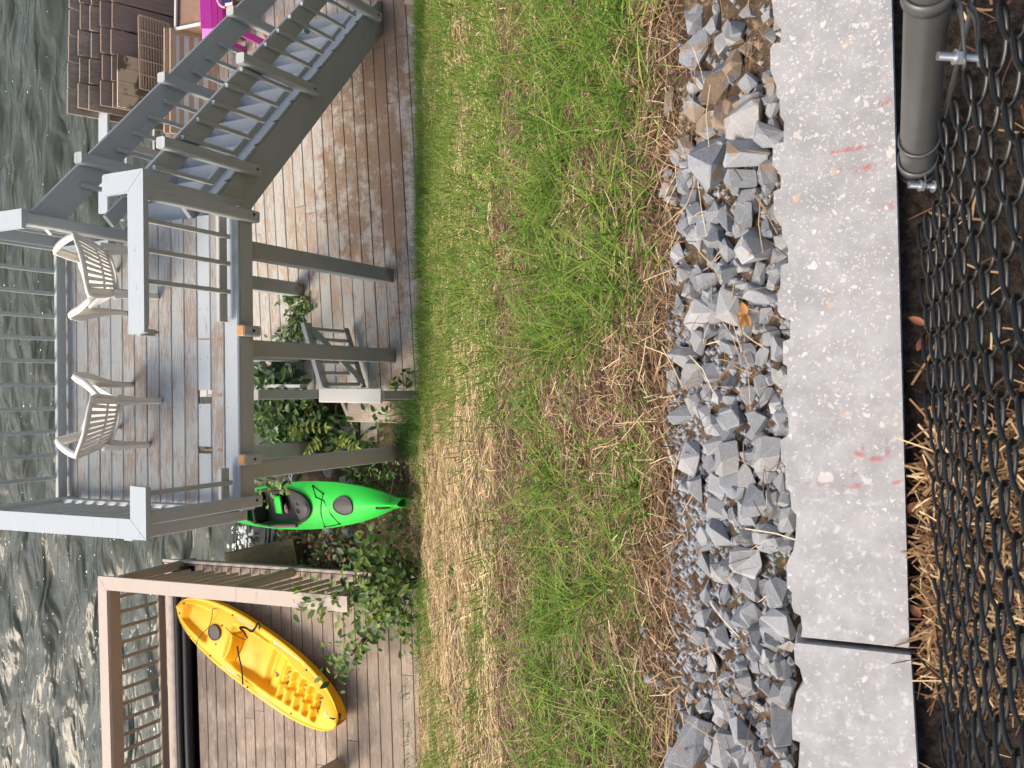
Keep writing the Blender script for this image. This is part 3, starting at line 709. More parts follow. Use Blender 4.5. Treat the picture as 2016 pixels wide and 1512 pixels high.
for k in range(18):
    x = -2.06-k*.1745; lb(x, 8.842, .10, x, 8.842, ZC-.05, .032, .04, 'baluster', up=(0, 1, 0))
lb(-1.87, 5.5, ZC-.08, -1.87, 8.78, ZC-.08, .038, .085, 'upper_rail')
for y in (8.60, 6.90, 5.55): lb(-1.80, y, -.2, -1.82, y, ZC-.04, .089, .089, 'rail_post', up=(0, 1, 0), ch=.009)
for k in range(15):
    y = 8.42-k*.187
    if abs(y-6.9) < .08: continue
    lb(-1.858, y, .03, -1.842, y, ZC-.05, .034, .034, 'baluster', up=(0, 1, 0))
P = FL.at(668, 1500, 0); lb(P[0]-.05, P[1], 0, P[0]-.05, P[1], .95, .14, .14, 'rail_post', up=(0, 1, 0), ch=.01)
for i, y in enumerate((8.50, 8.63)):
    o = MB().tube([FL(x, y+.004*math.sin(x*3), .035) for x in np.linspace(-5.3, -1.82, 16)], .058, 10).build('pipe', M['pipe_black'], smooth=True)
    tag(o, ('black pipe lying along the brown deck edge, against the planks', 'black pipe lying along the brown deck edge, against the railing')[i], 'pipe', 'black pipes on the brown deck')

# ------------------------------------------------------------------ yellow sit-on-top kayak
def kayak_frame(c, d, pitch=0.0, roll=0.0):
    ex = nrm(d); ey = np.array([-ex[1], ex[0], 0]); ey = nrm(ey); ez = np.cross(ex, ey)
    ey, ez = ey*math.cos(roll)+ez*math.sin(roll), ez*math.cos(roll)-ey*math.sin(roll)
    return lambda x, y, z: V3(c)+ex*x+ey*y+ez*z
sm = lambda x, a, b: min(1, max(0, (x-a)/(b-a)))**2*(3-2*min(1, max(0, (x-a)/(b-a))))
box = lambda s, a, b, e: sm(s, a-e, a+e)*(1-sm(s, b-e, b+e))
KL = 2.52
ya, yb2 = at(357, 1195, .24), at(664, 1419, .24); kc = (ya+yb2)/2
yk = thing('yellow_kayak', 'yellow sit-on-top kayak lying on the weathered brown deck', 'kayak', (kc[0], kc[1], 0))
KF = kayak_frame((kc[0], kc[1], 0), (yb2-ya)*[1, 1, 0])
def kw(s):
    a = abs(2*s-1)*.9995; return .37*(1-a**2.5)**.52 if a < 1 else 0
def kw2(s): return max(.008, kw(s))
gun = lambda s: .205+.05*(2*s-1)**2+.015*sm(s, .85, 1)
def recess(s, y):
    w0 = kw2(s); t = abs(y)/w0; r = 0
    r += .070*box(s, .055, .205, .018)*(1-sm(t, .50, .66))
    r += .095*box(s, .395, .575, .022)*(1-sm(abs(y), .20, .255))*(.72+.28*sm(s, .4, .5))
    r += .045*box(s, .33, .40, .012)*(1-sm(abs(y), .17, .24))
    r += .085*box(s, .56, .645, .02)*(1-sm(abs(y), .20, .25))
    for g in (.665, .713, .763, .813, .862):
        wd = .215-.22*(g-.66)
        r += .060*box(s, g, g+.024, .007)*(1-sm(abs(y+.01), wd-.03, wd+.005))
    r += .028*box(s, .65, .89, .02)*(1-sm(abs(y), .03, .06))
    r += .014*box(s, .42, .53, .006)*(1-sm(abs(abs(y)-.285), .010, .018))
    r -= .012*box(t, .90, 1.02, .05)
    return r
def ktop(i, j):
    s = .5-.5*math.cos(math.pi*i); t = 2*j-1; w0 = kw2(s); y = t*w0
    return KF((s-.5)*KL, y, gun(s)+.035*(1-t*t)-recess(s, y))
def kbot(i, j):
    s = .5-.5*math.cos(math.pi*i); t = 2*j-1; w0 = kw2(s); dd = gun(s)-.012-.08*abs(2*s-1)**4
    return KF((s-.5)*KL*(1-.02*(1-abs(t)**2)), t*w0*(1-.12*(1-abs(t)**6)*0), gun(s)-dd*(1-abs(t)**3.2)**.45)
mb = MB(); mb.grid(ktop, 190, 64); mb.build('deck_shell', M['yellow'], yk, True)
mb = MB(); mb.grid(kbot, 60, 24); mb.build('hull_shell', M['yellow'], yk, True)
def kpt(s, y, dz=0): return KF((s-.5)*KL, y, gun(s)+.035*(1-(y/kw2(s))**2)-recess(s, y)+dz)
# hatch
mb = MB(); c0 = kpt(.247, 0, .004); ring = [KF((.247-.5)*KL+.085*math.cos(a), .085*math.sin(a), gun(.247)+.048) for a in np.linspace(0, 2*math.pi, 24, endpoint=False)]
mb.tube(ring, .009, 6, closed=True); vs = [KF((.247-.5)*KL+.08*math.cos(a), .08*math.sin(a), gun(.247)+.05) for a in np.linspace(0, 2*math.pi, 24, endpoint=False)]
mb.add(vs, [tuple(range(24))]); mb.build('hatch_cover', M['charcoal'], yk, True)
# seat back
def pad(i, j):
    a = (2*i-1); h = j
    return KF((.372-.5)*KL-.0+.03*math.cos(a*1.5)-.05*h, a*.175*(1-.12*h**3), gun(.372)-.03+.14*h+.0)
o = MB().grid(pad, 14, 8).build('seat_back', M['yellow'], yk, True); solidify(o, .05)
B(KF((.372-.5)*KL+.012, -.085, gun(.372)+.045), KF((.372-.5)*KL+.012, .085, gun(.372)+.045), .022, .014, 'seat_slot', M['black'], o)
def strap(pts, wd, name, mat='webbing', par=yk):
    P = cr(pts, 6); mb = MB(); vs, fs = [], []
    for i, p in enumerate(P):
        t = nrm(P[min(i+1, len(P)-1)]-P[max(i-1, 0)]); sdv = nrm(np.cross(t, (0, 0, 1))+V3((1e-6, 0, 0)))
        vs += [p-sdv*wd/2, p+sdv*wd/2]
    for i in range(len(P)-1): fs.append((2*i, 2*i+1, 2*i+3, 2*i+2))
    mb.add(vs, fs); o = mb.build(name, M[mat], par, True); solidify(o, .003); return o
def kat(x, y, z): return at(x, y, z)
zk = .305
strap([kat(487, 1257, zk), kat(480, 1244, zk+.04), kat(472, 1236, zk+.05), kat(483, 1236, zk+.03), kat(495, 1243, zk+.02), kat(502, 1237, zk+.02), kat(507, 1228, zk+.03), kat(511, 1231, zk+.02), kat(510, 1239, zk)], .026, 'strap')
strap([kat(467, 1272, zk+.02), kat(471, 1295, zk+.03), kat(475, 1312, zk+.01), kat(477, 1330, zk-.03), kat(478, 1348, zk-.06)], .022, 'strap')
MB().tube(cr([kat(444, 1235, zk), kat(455, 1245, zk+.01), kat(470, 1254, zk+.01), kat(485, 1260, zk+.02)], 5), .0045, 6).build('cord', M['webbing'], yk)
MB().tube(cr([kat(427, 1197, .30), kat(419, 1200, .31), kat(417, 1215, .29), kat(412, 1233, .27), kat(398, 1248, .30), kat(388, 1262, .31), kat(386, 1270, .29)], 6), .005, 6).build('bungee_cord', M['cord'], yk)
for s, y in ((.035, .08), (.10, .255), (.27, .12), (.27, -.12), (.30, .29), (.76, .27), (.76, -.27), (.115, -.25), (.50, -.345), (.03, -.05), (.255, -.30)):
    q = kpt(s, y, .003)
    MB().ball(q, .012, 8, 5, (1, 1, .6)).build('deck_fitting', M['charcoal'], yk, True)
MB().tube([KF(.5*KL-.10, .015, gun(.96)+.035), KF(.5*KL-.055, .03, gun(.97)+.04), KF(.5*KL-.02, .06, gun(1)+.0)], .008, 6).build('bow_toggle_cord', M['black'], yk)
MB().tube([KF(.5*KL-.0, .02, gun(1)-.0), KF(.5*KL-.03, .10, gun(1)-.02)], .014, 8).build('bow_handle', M['charcoal'], yk, True)
mb = MB()
for s, y, a, b in ((.60, -.04, .05, .03), (.677, .06, .022, .07), (.775, .05, .022, .06), (.876, .03, .028, .09), (.876, -.06, .02, .05), (.677, -.05, .016, .05)):
    n = 12; vs = [kpt(s+a/KL*math.cos(t)*(1+.2*math.sin(3*t)), y+b*math.sin(t)*(1+.15*math.cos(2*t)), .0035) for t in np.linspace(0, 2*math.pi, n, endpoint=False)]
    mb.add(vs, [tuple(range(n))])
mb.build('mud_patch', M['mudpatch'], yk)
def letters(s0, s1, y, par, h=.03, n=12, seed=1, bird=False):
    rr = random.Random(seed); mb = MB(); ss_ = np.linspace(s0, s1, n+1)
    for i in range(n):
        a, b = ss_[i], ss_[i+1]; wq = (b-a)
        for k in range(2):
            sa = a+wq*(.1+.4*k); o1 = rr.uniform(-.002, .006)
            mb.add([kpt(sa, y-h/2+o1, .003), kpt(sa+wq*.22, y-h/2+o1, .003), kpt(sa+wq*.22, y+h/2*rr.uniform(.4, 1), .003), kpt(sa, y+h/2*rr.uniform(.4, 1), .003)], [(0, 1, 2, 3)])
        mb.add([kpt(a+wq*.1, y-.004, .0032), kpt(a+wq*.7, y-.004, .0032), kpt(a+wq*.7, y+.003, .0032), kpt(a+wq*.1, y+.003, .0032)], [(0, 1, 2, 3)])
    return mb.build('lettering', M['decal'], par)
letters(.335, .44, .30, yk, .035, 7, 1); letters(.575, .71, .315, yk, .024, 11, 2); letters(.335, .44, -.31, yk, .035, 7, 3); letters(.56, .71, -.325, yk, .022, 11, 4)
for s, y in ((.562, .318), (.935, .015)):
    vs = [kpt(s+.022/KL*math.cos(a), y+.022*math.sin(a), .003) for a in np.linspace(0, 2*math.pi, 16, endpoint=False)]
    o = MB().add(vs, [tuple(range(16))]).build('round_emblem', M['decal'], yk)
    vs = [kpt(s+(.004+.012*math.cos(a))/KL, y+.012*math.sin(a), .0045) for a in np.linspace(.6, 3.9, 9)]
    MB().tube(vs, .0028, 4).build('emblem_swirl', M['blue_grey'], o)

# ------------------------------------------------------------------ green sit-in kayak
nose, tail = at(801, 988, .30), at(418, 1003, .02)
gk = thing('green_kayak', 'bright green sit-in kayak pulled up on the bank under the raised deck', 'kayak', tuple((nose+tail)/2*[1, 1, 0]))
GLn = np.linalg.norm(nose-tail); KG = kayak_frame((nose+tail)/2-V3((0, 0, .0)), nose-tail, roll=.10)
def gw(s):
    a = abs(2*s-.98); return max(.045, .262*(1-min(1, a)**2.1)**.85)
def gdk(s, t): return -.02+.075*(2*s-1)**2 + (.10-.035*abs(2*s-1))*(1-t*t) + .035*sm(s, .62, .95)*(1-abs(t))
CO, CA, CB = .385, .185, .205      # cockpit centre (fraction), half length (fraction), half width
def inco(s, y, g=1.0): return ((s-CO)/CA)**2+(y/CB)**2 < g
mb = MB(); mb.grid(lambda i, j: KG((i-.5)*GLn, (2*j-1)*gw(i), gdk(i, 2*j-1)), 140, 56, skip=lambda i, j: inco(i, (2*j-1)*gw(i), 1.0)); mb.build('deck_shell', M['green'], gk, True)
mb = MB(); mb.grid(lambda i, j: KG((i-.5)*GLn, (2*j-1)*gw(i), gdk(i, 1)-(.21-.15*abs(2*i-1)**3)*(1-abs(2*j-1)**3)**.5), 60, 24); o = mb.build('hull_shell', M['green'], gk, True); solidify(o, .006)
def ell(g, dz, n=40): return [KG((CO+CA*g*math.cos(a)-.5)*GLn, CB*g*math.sin(a), gdk(CO+CA*g*math.cos(a), CB*g*math.sin(a)/gw(CO+CA*g*math.cos(a)))+dz) for a in np.linspace(0, 2*math.pi, n, endpoint=False)]
mb = MB(); mb.tube(ell(1.02, .018), .016, 8, closed=True); mb.build('coaming', M['black'], gk, True)
def dash(i, j):
    s = CO+CA*(.52+.48*i); lim = math.sqrt(max(0, 1-((s-CO)/CA)**2)); t = 2*j-1; y = t*CB*lim*.99
    return KG((s-.5)*GLn, y, gdk(s, y/gw(s))+.018+.02*math.sin(math.pi*j)*i-.05*(1-i)**2)
o = MB().grid(dash, 12, 20, skip=lambda i, j: (.12 < i < .38 and (.28 < j < .46)) or (.15 < i < .40 and .58 < j < .70)).build('console', M['charcoal'], gk, True); solidify(o, .01)
MB().grid(lambda i, j: KG((CO-.10+.17*i-.5)*GLn, (2*j-1)*.17, -.10+.05*(2*j-1)**2), 6, 8).build('seat', M['black'], gk, True)
o = MB().grid(lambda i, j: KG((CO-.105-.5)*GLn-.05*i, (2*j-1)*.17, -.09+.17*i), 6, 8).build('seat_back', M['black'], gk, True); solidify(o, .03)
o = MB().grid(lambda i, j: KG((CO-.045+.05*i-.5)*GLn, (2*j-1)*.10+.02, -.06+.05*i), 4, 4).build('seat_pad', M['green'], gk, True); solidify(o, .02)
o = strap([KG((CO+.04-.5)*GLn, .03, .03), KG((CO+.055-.5)*GLn, -.01, .07), KG((CO+.05-.5)*GLn, -.06, .05)], .05, 'towel', 'mauve', gk)
B(KG((CO-.02-.5)*GLn, -CB*.98, .075), KG((CO+.10-.5)*GLn, -CB*.97, .075), .035, .045, 'side_pad', M['mauve'], gk, ch=.012)
hs = .735
def gp(s, y, dz=.006): return KG((s-.5)*GLn, y, gdk(s, y/gw(s))+dz)
mb = MB(); vs = [KG((hs-.5)*GLn+.14*math.cos(a), .095*math.sin(a), gdk(hs+.14/GLn*math.cos(a), .095*math.sin(a)/gw(hs))+.008) for a in np.linspace(0, 2*math.pi, 28, endpoint=False)]
hc = gp(hs, 0, .022); mb.add(vs+[hc], [(i, (i+1) % 28, 28) for i in range(28)]); mb.tube(vs, .009, 6, closed=True); mb.build('hatch_cover', M['charcoal'], gk, True)
def gp(s, y, dz=.006): return KG((s-.5)*GLn, y, gdk(s, y/gw(s))+dz)
MB().tube([gp(.575, .215), gp(.60, .10), gp(.64, .06), gp(.665, -.10), gp(.68, -.205)], .0045, 6).build('deck_cord', M['webbing'], gk)
MB().tube([gp(.575, .215), gp(.635, .13), gp(.625, .02), gp(.615, -.08), gp(.60, -.235), gp(.64, -.225), gp(.68, -.205)], .0045, 6).build('deck_cord', M['webbing'], gk)
for s, y in ((.575, .215), (.635, .13), (.68, -.205), (.60, -.235)): MB().ball(gp(s, y), .011, 8, 5).build('deck_fitting', M['black'], gk, True)
MB().tube(cr([gp(.90, -.02), gp(.905, -.03, .025), gp(.935, -.03, .03), gp(.955, -.03, .008)], 4), .008, 6).build('bow_handle', M['black'], gk, True)
rp = cr([gp(.945, -.03, .012), at(772, 960, .38), at(776, 930, .36), at(783, 902, .12)], 6)
tag(MB().tube(rp, .005, 6).build('mooring_rope', M['cord']), 'thin grey rope tied from the green kayak bow to the deck post', 'rope')

# ------------------------------------------------------------------ chairs
def make_chair(label, A, Bp, Cr):
    """A, Bp: front feet, Cr: rear foot behind A (world, on the deck)"""
    A, Bp, Cr = map(V3, (A, Bp, Cr)); wv = Bp-A; W0 = np.linalg.norm(wv); ex = wv/W0
    fv = np.array([ex[1], -ex[0], 0]);
    if fv@(A-Cr) < 0: fv = -fv
    D0 = max(.36, abs((A-Cr)@fv)); mid = (A+Bp)/2; W2 = W0/2; zb = ZG
    ch = thing('garden_chair', label, 'chair', (*(mid-fv*D0/2)[:2], zb), 'white plastic chairs on the raised deck')
    P = lambda x, y, z: mid+ex*x-fv*y+V3((0, 0, z))*1.0 if True else None     # y: 0 front .. D0 rear
    P = lambda x, y, z: np.array([*(mid+ex*x-fv*y)[:2], zb+z])
    mat = M['white_plastic']
    # seat
    o = MB().grid(lambda i, j: P((2*i-1)*(.215-.02*j), -.01+j*(D0+.02), .40-.025*j-.018*(1-(2*i-1)**2)+(-.02*(1-sm(j, 0, .12)))), 12, 12).build('seat', mat, ch, True); solidify(o, .012); subsurf(o)
    # back: rim, slats with slots between
    bk = lambda x, h: P(x*(.195+.06*h), D0-.005+.15*h-.10*(x*x)*(.35+.65*h), .375+.40*h-.05*h*(x*x))
    rim = cr([bk(-1.0, 0), bk(-1.06, .45), bk(-1.03, .86), bk(-.82, .985), bk(0, 1.02), bk(.82, .985), bk(1.03, .86), bk(1.06, .45), bk(1.0, 0)], 5)
    br = MB().tube(rim, .013, 8).build('backrest', mat, ch, True)
    def band(h0, h1, name):
        o = MB().grid(lambda i, j: bk(2*i-1, h0+(h1-h0)*j), 14, 2).build(name, mat, br, True); solidify(o, .009)
    band(.0, .10, 'cross_band'); band(.36, .43, 'cross_band'); band(.90, 1.0, 'cross_band')
    for k in range(9):
        x = -.78+1.56*k/8
        o = MB().grid(lambda i, j: bk((x+(2*i-1)*.058)*(.86+.14*j), .06+.87*j), 2, 8).build('slat', mat, br, True); solidify(o, .009)
    for sg in (-1, 1):
        o = MB().grid(lambda i, j: bk(sg*((.80+.03*j)*(1-i)+(1.03-.02*j)*i), .0+.97*j), 3, 8).build('side_panel', mat, br, True); solidify(o, .010)
    def ribbon(pts, wds, side, name, th=.012, n=5):
        C = cr(pts, n); vs = []; N = len(C)
        Wd = np.interp(np.linspace(0, 1, N), np.linspace(0, 1, len(wds)), wds)
        for p, wq in zip(C, Wd): vs += [p-side*wq/2, p+side*wq/2]
        o = MB().add(vs, [(2*i, 2*i+1, 2*i+3, 2*i+2) for i in range(N-1)]).build(name, mat, ch, True); solidify(o, th)
        return o
    for sg in (-1, 1):
        x = sg*W2
        # arm: from back rim forward and down to seat front
        ribbon([bk(sg*1.04, .66), P(sg*.272, D0-.04, .645), P(sg*.285, D0*.55, .635), P(sg*.28, .10, .625), P(sg*.272, .015, .60)], [.03, .05, .055, .055, .04], ex, 'armrest', .016)
        # front leg continuing up to the arm: angled L section
        for sd_, wid in ((nrm(ex*sg*.9+fv*.2), (.065, .10, .085, .055, .042)), (nrm(fv-ex*sg*.25), (.05, .07, .07, .05, .04))):
            ribbon([P(sg*.274, .03, .60), P(sg*.262, .03, .50), P(sg*.238, .03, .385), P(sg*(W2+.008), .015, .2), P(sg*W2, 0, 0)], wid, sd_, 'leg', .012)
        for sd_, wid in ((nrm(ex-fv*.3*sg), (.11, .085, .06, .052)), (nrm(fv+ex*.3*sg), (.09, .06, .045, .04))):
            ribbon([P(sg*.19, D0-.03, .42), P(sg*.195, D0, .30), P(sg*.195, D0+.01, .15), P(sg*(W2+.0), D0+.02, 0)], wid, sd_, 'leg', .012)
    return ch
_fr, _rr, _rl = at(260, 757, ZG), at(311, 800, ZG), at(287, 885, ZG)
c2 = make_chair('x', _fr+(_rl-_rr), _fr, _rl)
_fl, _rl, _rr = at(253, 617, ZG), at(304, 576, ZG), at(282, 490, ZG)
c1 = make_chair('x', _fl, _fl+(_rr-_rl), _rl)
c2['label'] = 'white plastic slatted chair standing before the gap in the deck railing'
c1['label'] = 'white plastic slatted chair behind the remaining right stretch of front railing'

# ------------------------------------------------------------------ furniture stacked on the low deck
def lean(x, y, y_base, k=.40):
    d = ray(x, y); t = (y_base+k*CAMZ)/(d[1]-k*d[2]); return CAMP+d*t
def leanP(X, h, y_base, k=.40): return np.array([X, y_base+k*h, h])
for q in range(5):
    yb3 = 8.10+.085*q; k = .42; top = 1.0+.055*q; xo = 3.02+(.04 if q % 2 else 0)-.02*q
    pn = thing('dock_panel', ['brown plank panel leaning in front of the stack', 'brown plank panel second in the leaning stack', 'grey plank panel in the middle of the leaning stack', 'grey plank panel fourth in the leaning stack', 'grey plank panel at the back of the leaning stack against the rail'][q], 'panel', (xo+.7, yb3, 0), 'plank panels leaning on the rail')
    for i in range(5):
        x = xo+.15+.292*i+random.uniform(-.006, .006); t_ = top+random.uniform(-.012, .012)
        B(leanP(x, .03, yb3, k), leanP(x, t_, yb3, k), .272, .034, 'plank', M['old_panel'] if q < 2 else M['plank_left'], pn, up=(0, -1, .42))
    for h in (.12, .85): B(leanP(xo+.02, h, yb3+.04, k), leanP(xo+1.46, h, yb3+.04, k), .07, .036, 'batten', M['old_panel'], pn, up=(0, -1, .42))
# cream stained board
cb = thing('cream_board', 'cream board with dark stains leaning on the brown plank panels', 'board', (3.4, 8.0, 0))
a, b, c = lean(231, 210, 7.99, .45), lean(231, 106, 7.99, .45), lean(290, 210, 7.99, .45)
for i in range(4):
    p = a+(b-a)*(i+.5)/4; dq = c-a; dq = dq-(b-a)*((dq@(b-a))/((b-a)@(b-a)))
    B(p, p+dq, np.linalg.norm(b-a)/4-.004, .03, 'board_strip', M['cream_stained'], cb, up=(0, -1, .45), ch=.003)
# lattice
lt = thing('lattice_panel', 'tan wire-and-slat lattice panel leaning in front of plank panels', 'lattice', (3.6, 7.9, 0))
def uvp(f, c00, c10, c01): return lambda s, t: c00+(c10-c00)*s+(c01-c00)*t
kq = .44; yq = 7.95; c00, c10, c01 = lean(277, 175, yq, kq), lean(274, 30, yq, kq), lean(336, 190, yq, kq)
pf = lambda s, t: c00+(c10-c00)*s+(c01-c00)*t
upq = (0, -1, kq)
for t in np.linspace(0, 1, 12): B(pf(0, t), pf(1, t), .016 if 0 < t < 1 else .03, .018, 'slat', M['tan_panel'], lt, up=upq, ch=.002)
for s in np.linspace(0, 1, 6): B(pf(s, 0)+V3((0, -.014, .006)), pf(s, 1)+V3((0, -.014, .006)), .016, .01, 'cross_bar', M['tan_panel'], lt, up=upq, ch=.002)
# louvred shutters
for q, (xa0, xa1, off) in enumerate(((325, 336, .05), (337, 420, 0))):
    sh = thing('shutter', ['tan louvred shutter half hidden behind another shutter', 'tan louvred shutter with pale lilac slats leaning in front'][q], 'shutter', (3.5, 7.7, 0), 'tan shutters by the stairs')
    yq = 7.68+off; kq = .46
    c00, c10, c01 = lean(337-q*0-12*(1-q), 262, yq, kq), lean(337-12*(1-q), 56, yq, kq), lean(425, 268, yq, kq)
    pf = lambda s, t: c00+(c10-c00)*s+(c01-c00)*t
    upq = (0, -1, kq)
    for t in (.03, .97): B(pf(0, t), pf(1, t), .06, .034, 'frame_rail', M['tan_panel'], sh, up=upq)
    for s in (.03, .97): B(pf(s, .075), pf(s, .925), .07, .034, 'frame_stile', M['tan_panel'], sh, up=upq)
    for i in range(8):
        s = .07+.86*(i+.5)/8
        B(pf(.06, s), pf(.94, s), .062, .012, 'louvre', M['tan_panel'] if i % 2 else M['white_paint'], sh, up=(.5, -1, kq), ch=.002)
# rusty table-box
rb = thing('metal_box', 'rusty square metal box with pale rim beside the magenta chair', 'box', (4.1, 7.75, 0))
zt_ = .62
q0, q1, q2, q3 = at(346, 57, zt_), at(403, 45, zt_), at(405, -30, zt_), at(347, -30, zt_)
mb = MB(); dn_ = V3((0, 0, .6)); mb.add([q0, q1, q2, q3, q0-dn_, q1-dn_, q2-dn_, q3-dn_], [(0, 1, 5, 4), (1, 2, 6, 5), (2, 3, 7, 6), (3, 0, 4, 7)]); mb.build('box_side', M['rust'], rb)
mb = MB(); iv = V3((0, 0, .03)); mb.add([q0-iv, q1-iv, q2-iv, q3-iv], [(0, 1, 2, 3)]); mb.build('box_lid', M['rust'], rb)
for a, b in ((q0, q1), (q1, q2), (q2, q3), (q3, q0)): B(a, b, .03, .03, 'rim', M['white_paint'], rb)
# magenta chair with a flag-striped cloth
pc = thing('slatted_armchair', 'magenta slatted garden armchair with striped cloth behind the stairs', 'chair', (4.2, 7.6, 0))
u0 = at(408, 52, .42); ax = V3((.62, -.30, 0)); axn = nrm(ax); bkv = V3((-.0, .42, .52))
cbase = at(452, 40, .36)
for i in range(5):
    hq = .30+.13*i; p = at(451-11*i, 50+1.5*i, hq); q_ = at(446-11*i, -60, hq)
    B(p, q_, .125, .022, 'back_slat', M['magenta'], pc, up=(0, -.55, .8), ch=.006)
a1 = at(408, 66, .58); a2 = at(447, 62, .58)
B(a1+V3((.0, .06, 0)), a2+V3((.02, -.18, 0)), .135, .025, 'armrest', M['pinkarm'], pc, ch=.01)
B(a1+axn*.62, a2+axn*.62+V3((0, -.2, 0)), .13, .025, 'armrest', M['pinkarm'], pc, ch=.01)
for p in (a2+V3((0, -.12, 0)), a2+axn*.6+V3((0, -.12, 0)), a1, a1+axn*.6): B((p[0], p[1], 0), (p[0], p[1], .57), .08, .03, 'leg', M['magenta'], pc, up=(0, 1, 0))
ft = at(487, 66, .12); B(ft+V3((-.05, .25, .12)), ft+V3((.25, -.1, .10)), .16, .02, 'foot_board', M['magenta'], pc, ch=.006)
cl_ = thing('striped_cloth', 'cloth with red and white stripes and dark blue corner on the magenta chair', 'cloth', tuple(at(445, 15, .62)))
for i in range(6):
    p = at(437+4*(i % 2)+2.8*i, 3+5.5*i, .70-.03*i); q_ = at(455+2.5*i, 0+5.0*i, .72-.03*i)
    mt = 'navy' if i == 0 else ('red' if i % 2 == 0 else 'white_cloth')
    B(p, q_, .045, .012, 'stripe', M[mt], cl_, ch=.004)
MB().tube(cr([at(428, 0, .66), at(433, 10, .66), at(443, 15, .64)], 5), .012, 6).build('hem', M['white_cloth'], cl_)
tag(MB().tube(cr([at(500, 33, .05), at(520, 65, .04), at(533, 82, .04), at(548, 108, .03)], 4), .02, 6).build('hose', M['red'], smooth=True), 'dark red hose lying on the low deck behind the stairs', 'hose')

# ------------------------------------------------------------------ concrete blocks of the wall
ZW = 6.20
edge1 = [(990, -40), (990, 0), (1000, 110), (1055, 150), (1050, 300), (1000, 310), (970, 340), (975, 500), (1010, 600), (1040, 700), (1045, 830), (1080, 850), (1070, 1020), (990, 1040), (990, 1190), (1050, 1220), (1050, 1360), (1000, 1380), (998, 1466)]
edge2 = [(1000, 80), (1060, 100), (1065, 240), (1100, 300), (1105, 430), (1050, 450), (1045, 610), (1025, 650), (1025, 780), (1055, 820), (1120, 830), (1120, 980), (1065, 1000), (1065, 1160), (1100, 1180), (1105, 1330), (1070, 1350), (1070, 1466)]
edge3 = [(1105, 60), (1110, 210), (1050, 250), (1055, 400), (1085, 430), (1090, 600), (1120, 620), (1130, 750), (1165, 790), (1160, 940), (1140, 1050), (1090, 1150), (1095, 1320), (1130, 1350), (1135, 1450)]
edge4 = [(1145, 350), (1195, 380), (1208, 470), (1200, 528)]
edge5 = [(1160, 560), (1145, 600), (1150, 710), (1190, 740), (1220, 850), (1160, 920), (1125, 1100), (1130, 1260), (1190, 1280), (1175, 1466), (1190, 1700), (1150, 1900), (1190, 2300), (1180, 3000)]
Q = lambda L_, y0_: [(1250+x/3.665, y0_+y/3.665) for x, y in L_]
far1 = [(1518, -500), (1530, -300), (1512, -280), (1520, -120)]+Q(edge1, 0)+Q(edge2, 400)+Q(edge3, 800)+Q(edge4, 1112)
near1 = [(1790, 1278), (1755, 0), (1741, -500)]
far2 = Q(edge5, 1112); near2 = [(1830, 1930), (1793, 1289)]
rr = random.Random(3)
def block(far, near, label):
    poly = [at(x+rr.uniform(-1, 1), y, ZW) for x, y in far]+[at(x, y, ZW) for x, y in near]
    poly = [p for p in poly]; n = len(poly); nf = len(far)
    cb_ = thing('concrete_block', label, 'block', tuple(sum(poly)/n-V3((0, 0, .45))), 'concrete wall blocks')
    ctr = sum(poly)/n; mb = MB()
    top = [p+(ctr-p)*[0.004, .02 if i < nf else 0, 0] for i, p in enumerate(poly)]
    low_ = [p-V3((0, 0, .007)) for p in poly]; bot = [p+V3((0, rr.uniform(-.004, .014) if i < nf else 0, -.5)) for i, p in enumerate(poly)]
    midl = [p+V3((0, (rr.uniform(-.006, .02) if i < nf else 0), -.13)) for i, p in enumerate(poly)]
    vs = top+low_+midl+bot; fs = [tuple(range(n))]
    for r_ in range(3):
        for i in range(n):
            j = (i+1) % n; fs.append((r_*n+i, r_*n+j, (r_+1)*n+j, (r_+1)*n+i))
    fs = [fs[0]]+[tuple(reversed(f)) for f in fs[1:]]
    mb.add(vs, fs)
    mb.build('block_body', M['concrete'], cb_); return cb_
b1 = block(far1, near1, 'long grey concrete wall block with pale chips and red spray marks')
b2 = block(far2, near2, 'grey concrete wall block beyond the joint, at the bottom of the photo')
b2['label'] = 'grey concrete wall block past the open joint, without red marks'
def spray(x0, y0_, x1, y1, wd, par):
    a, b = at(x0, y0_, ZW+.0012), at(x1, y1, ZW+.0012); d = nrm(b-a); sdv = np.cross((0, 0, 1), d)*wd/2
    mb = MB(); mb.add([a-sdv, b-sdv, b+sdv, a+sdv], [(0, 1, 2, 3)], [[(0, 0), (1, 0), (1, 1), (0, 1)]]); mb.build('spray_mark', M['redpaint'], par)
for a in ((1610, 304, 1725, 286, .012), (1636, 341, 1762, 322, .018), (1724, 205, 1760, 196, .022), (1735, 402, 1765, 408, .022), (1553, 950, 1648, 956, .012), (1650, 956, 1700, 957, .014), (1698, 870, 1698, 912, .010), (1664, 884, 1700, 898, .012), (1655, 932, 1692, 936, .012), (1745, 862, 1748, 902, .010), (1710, 905, 1748, 902, .012), (1752, 952, 1782, 948, .010)):
    spray(*a, b1)

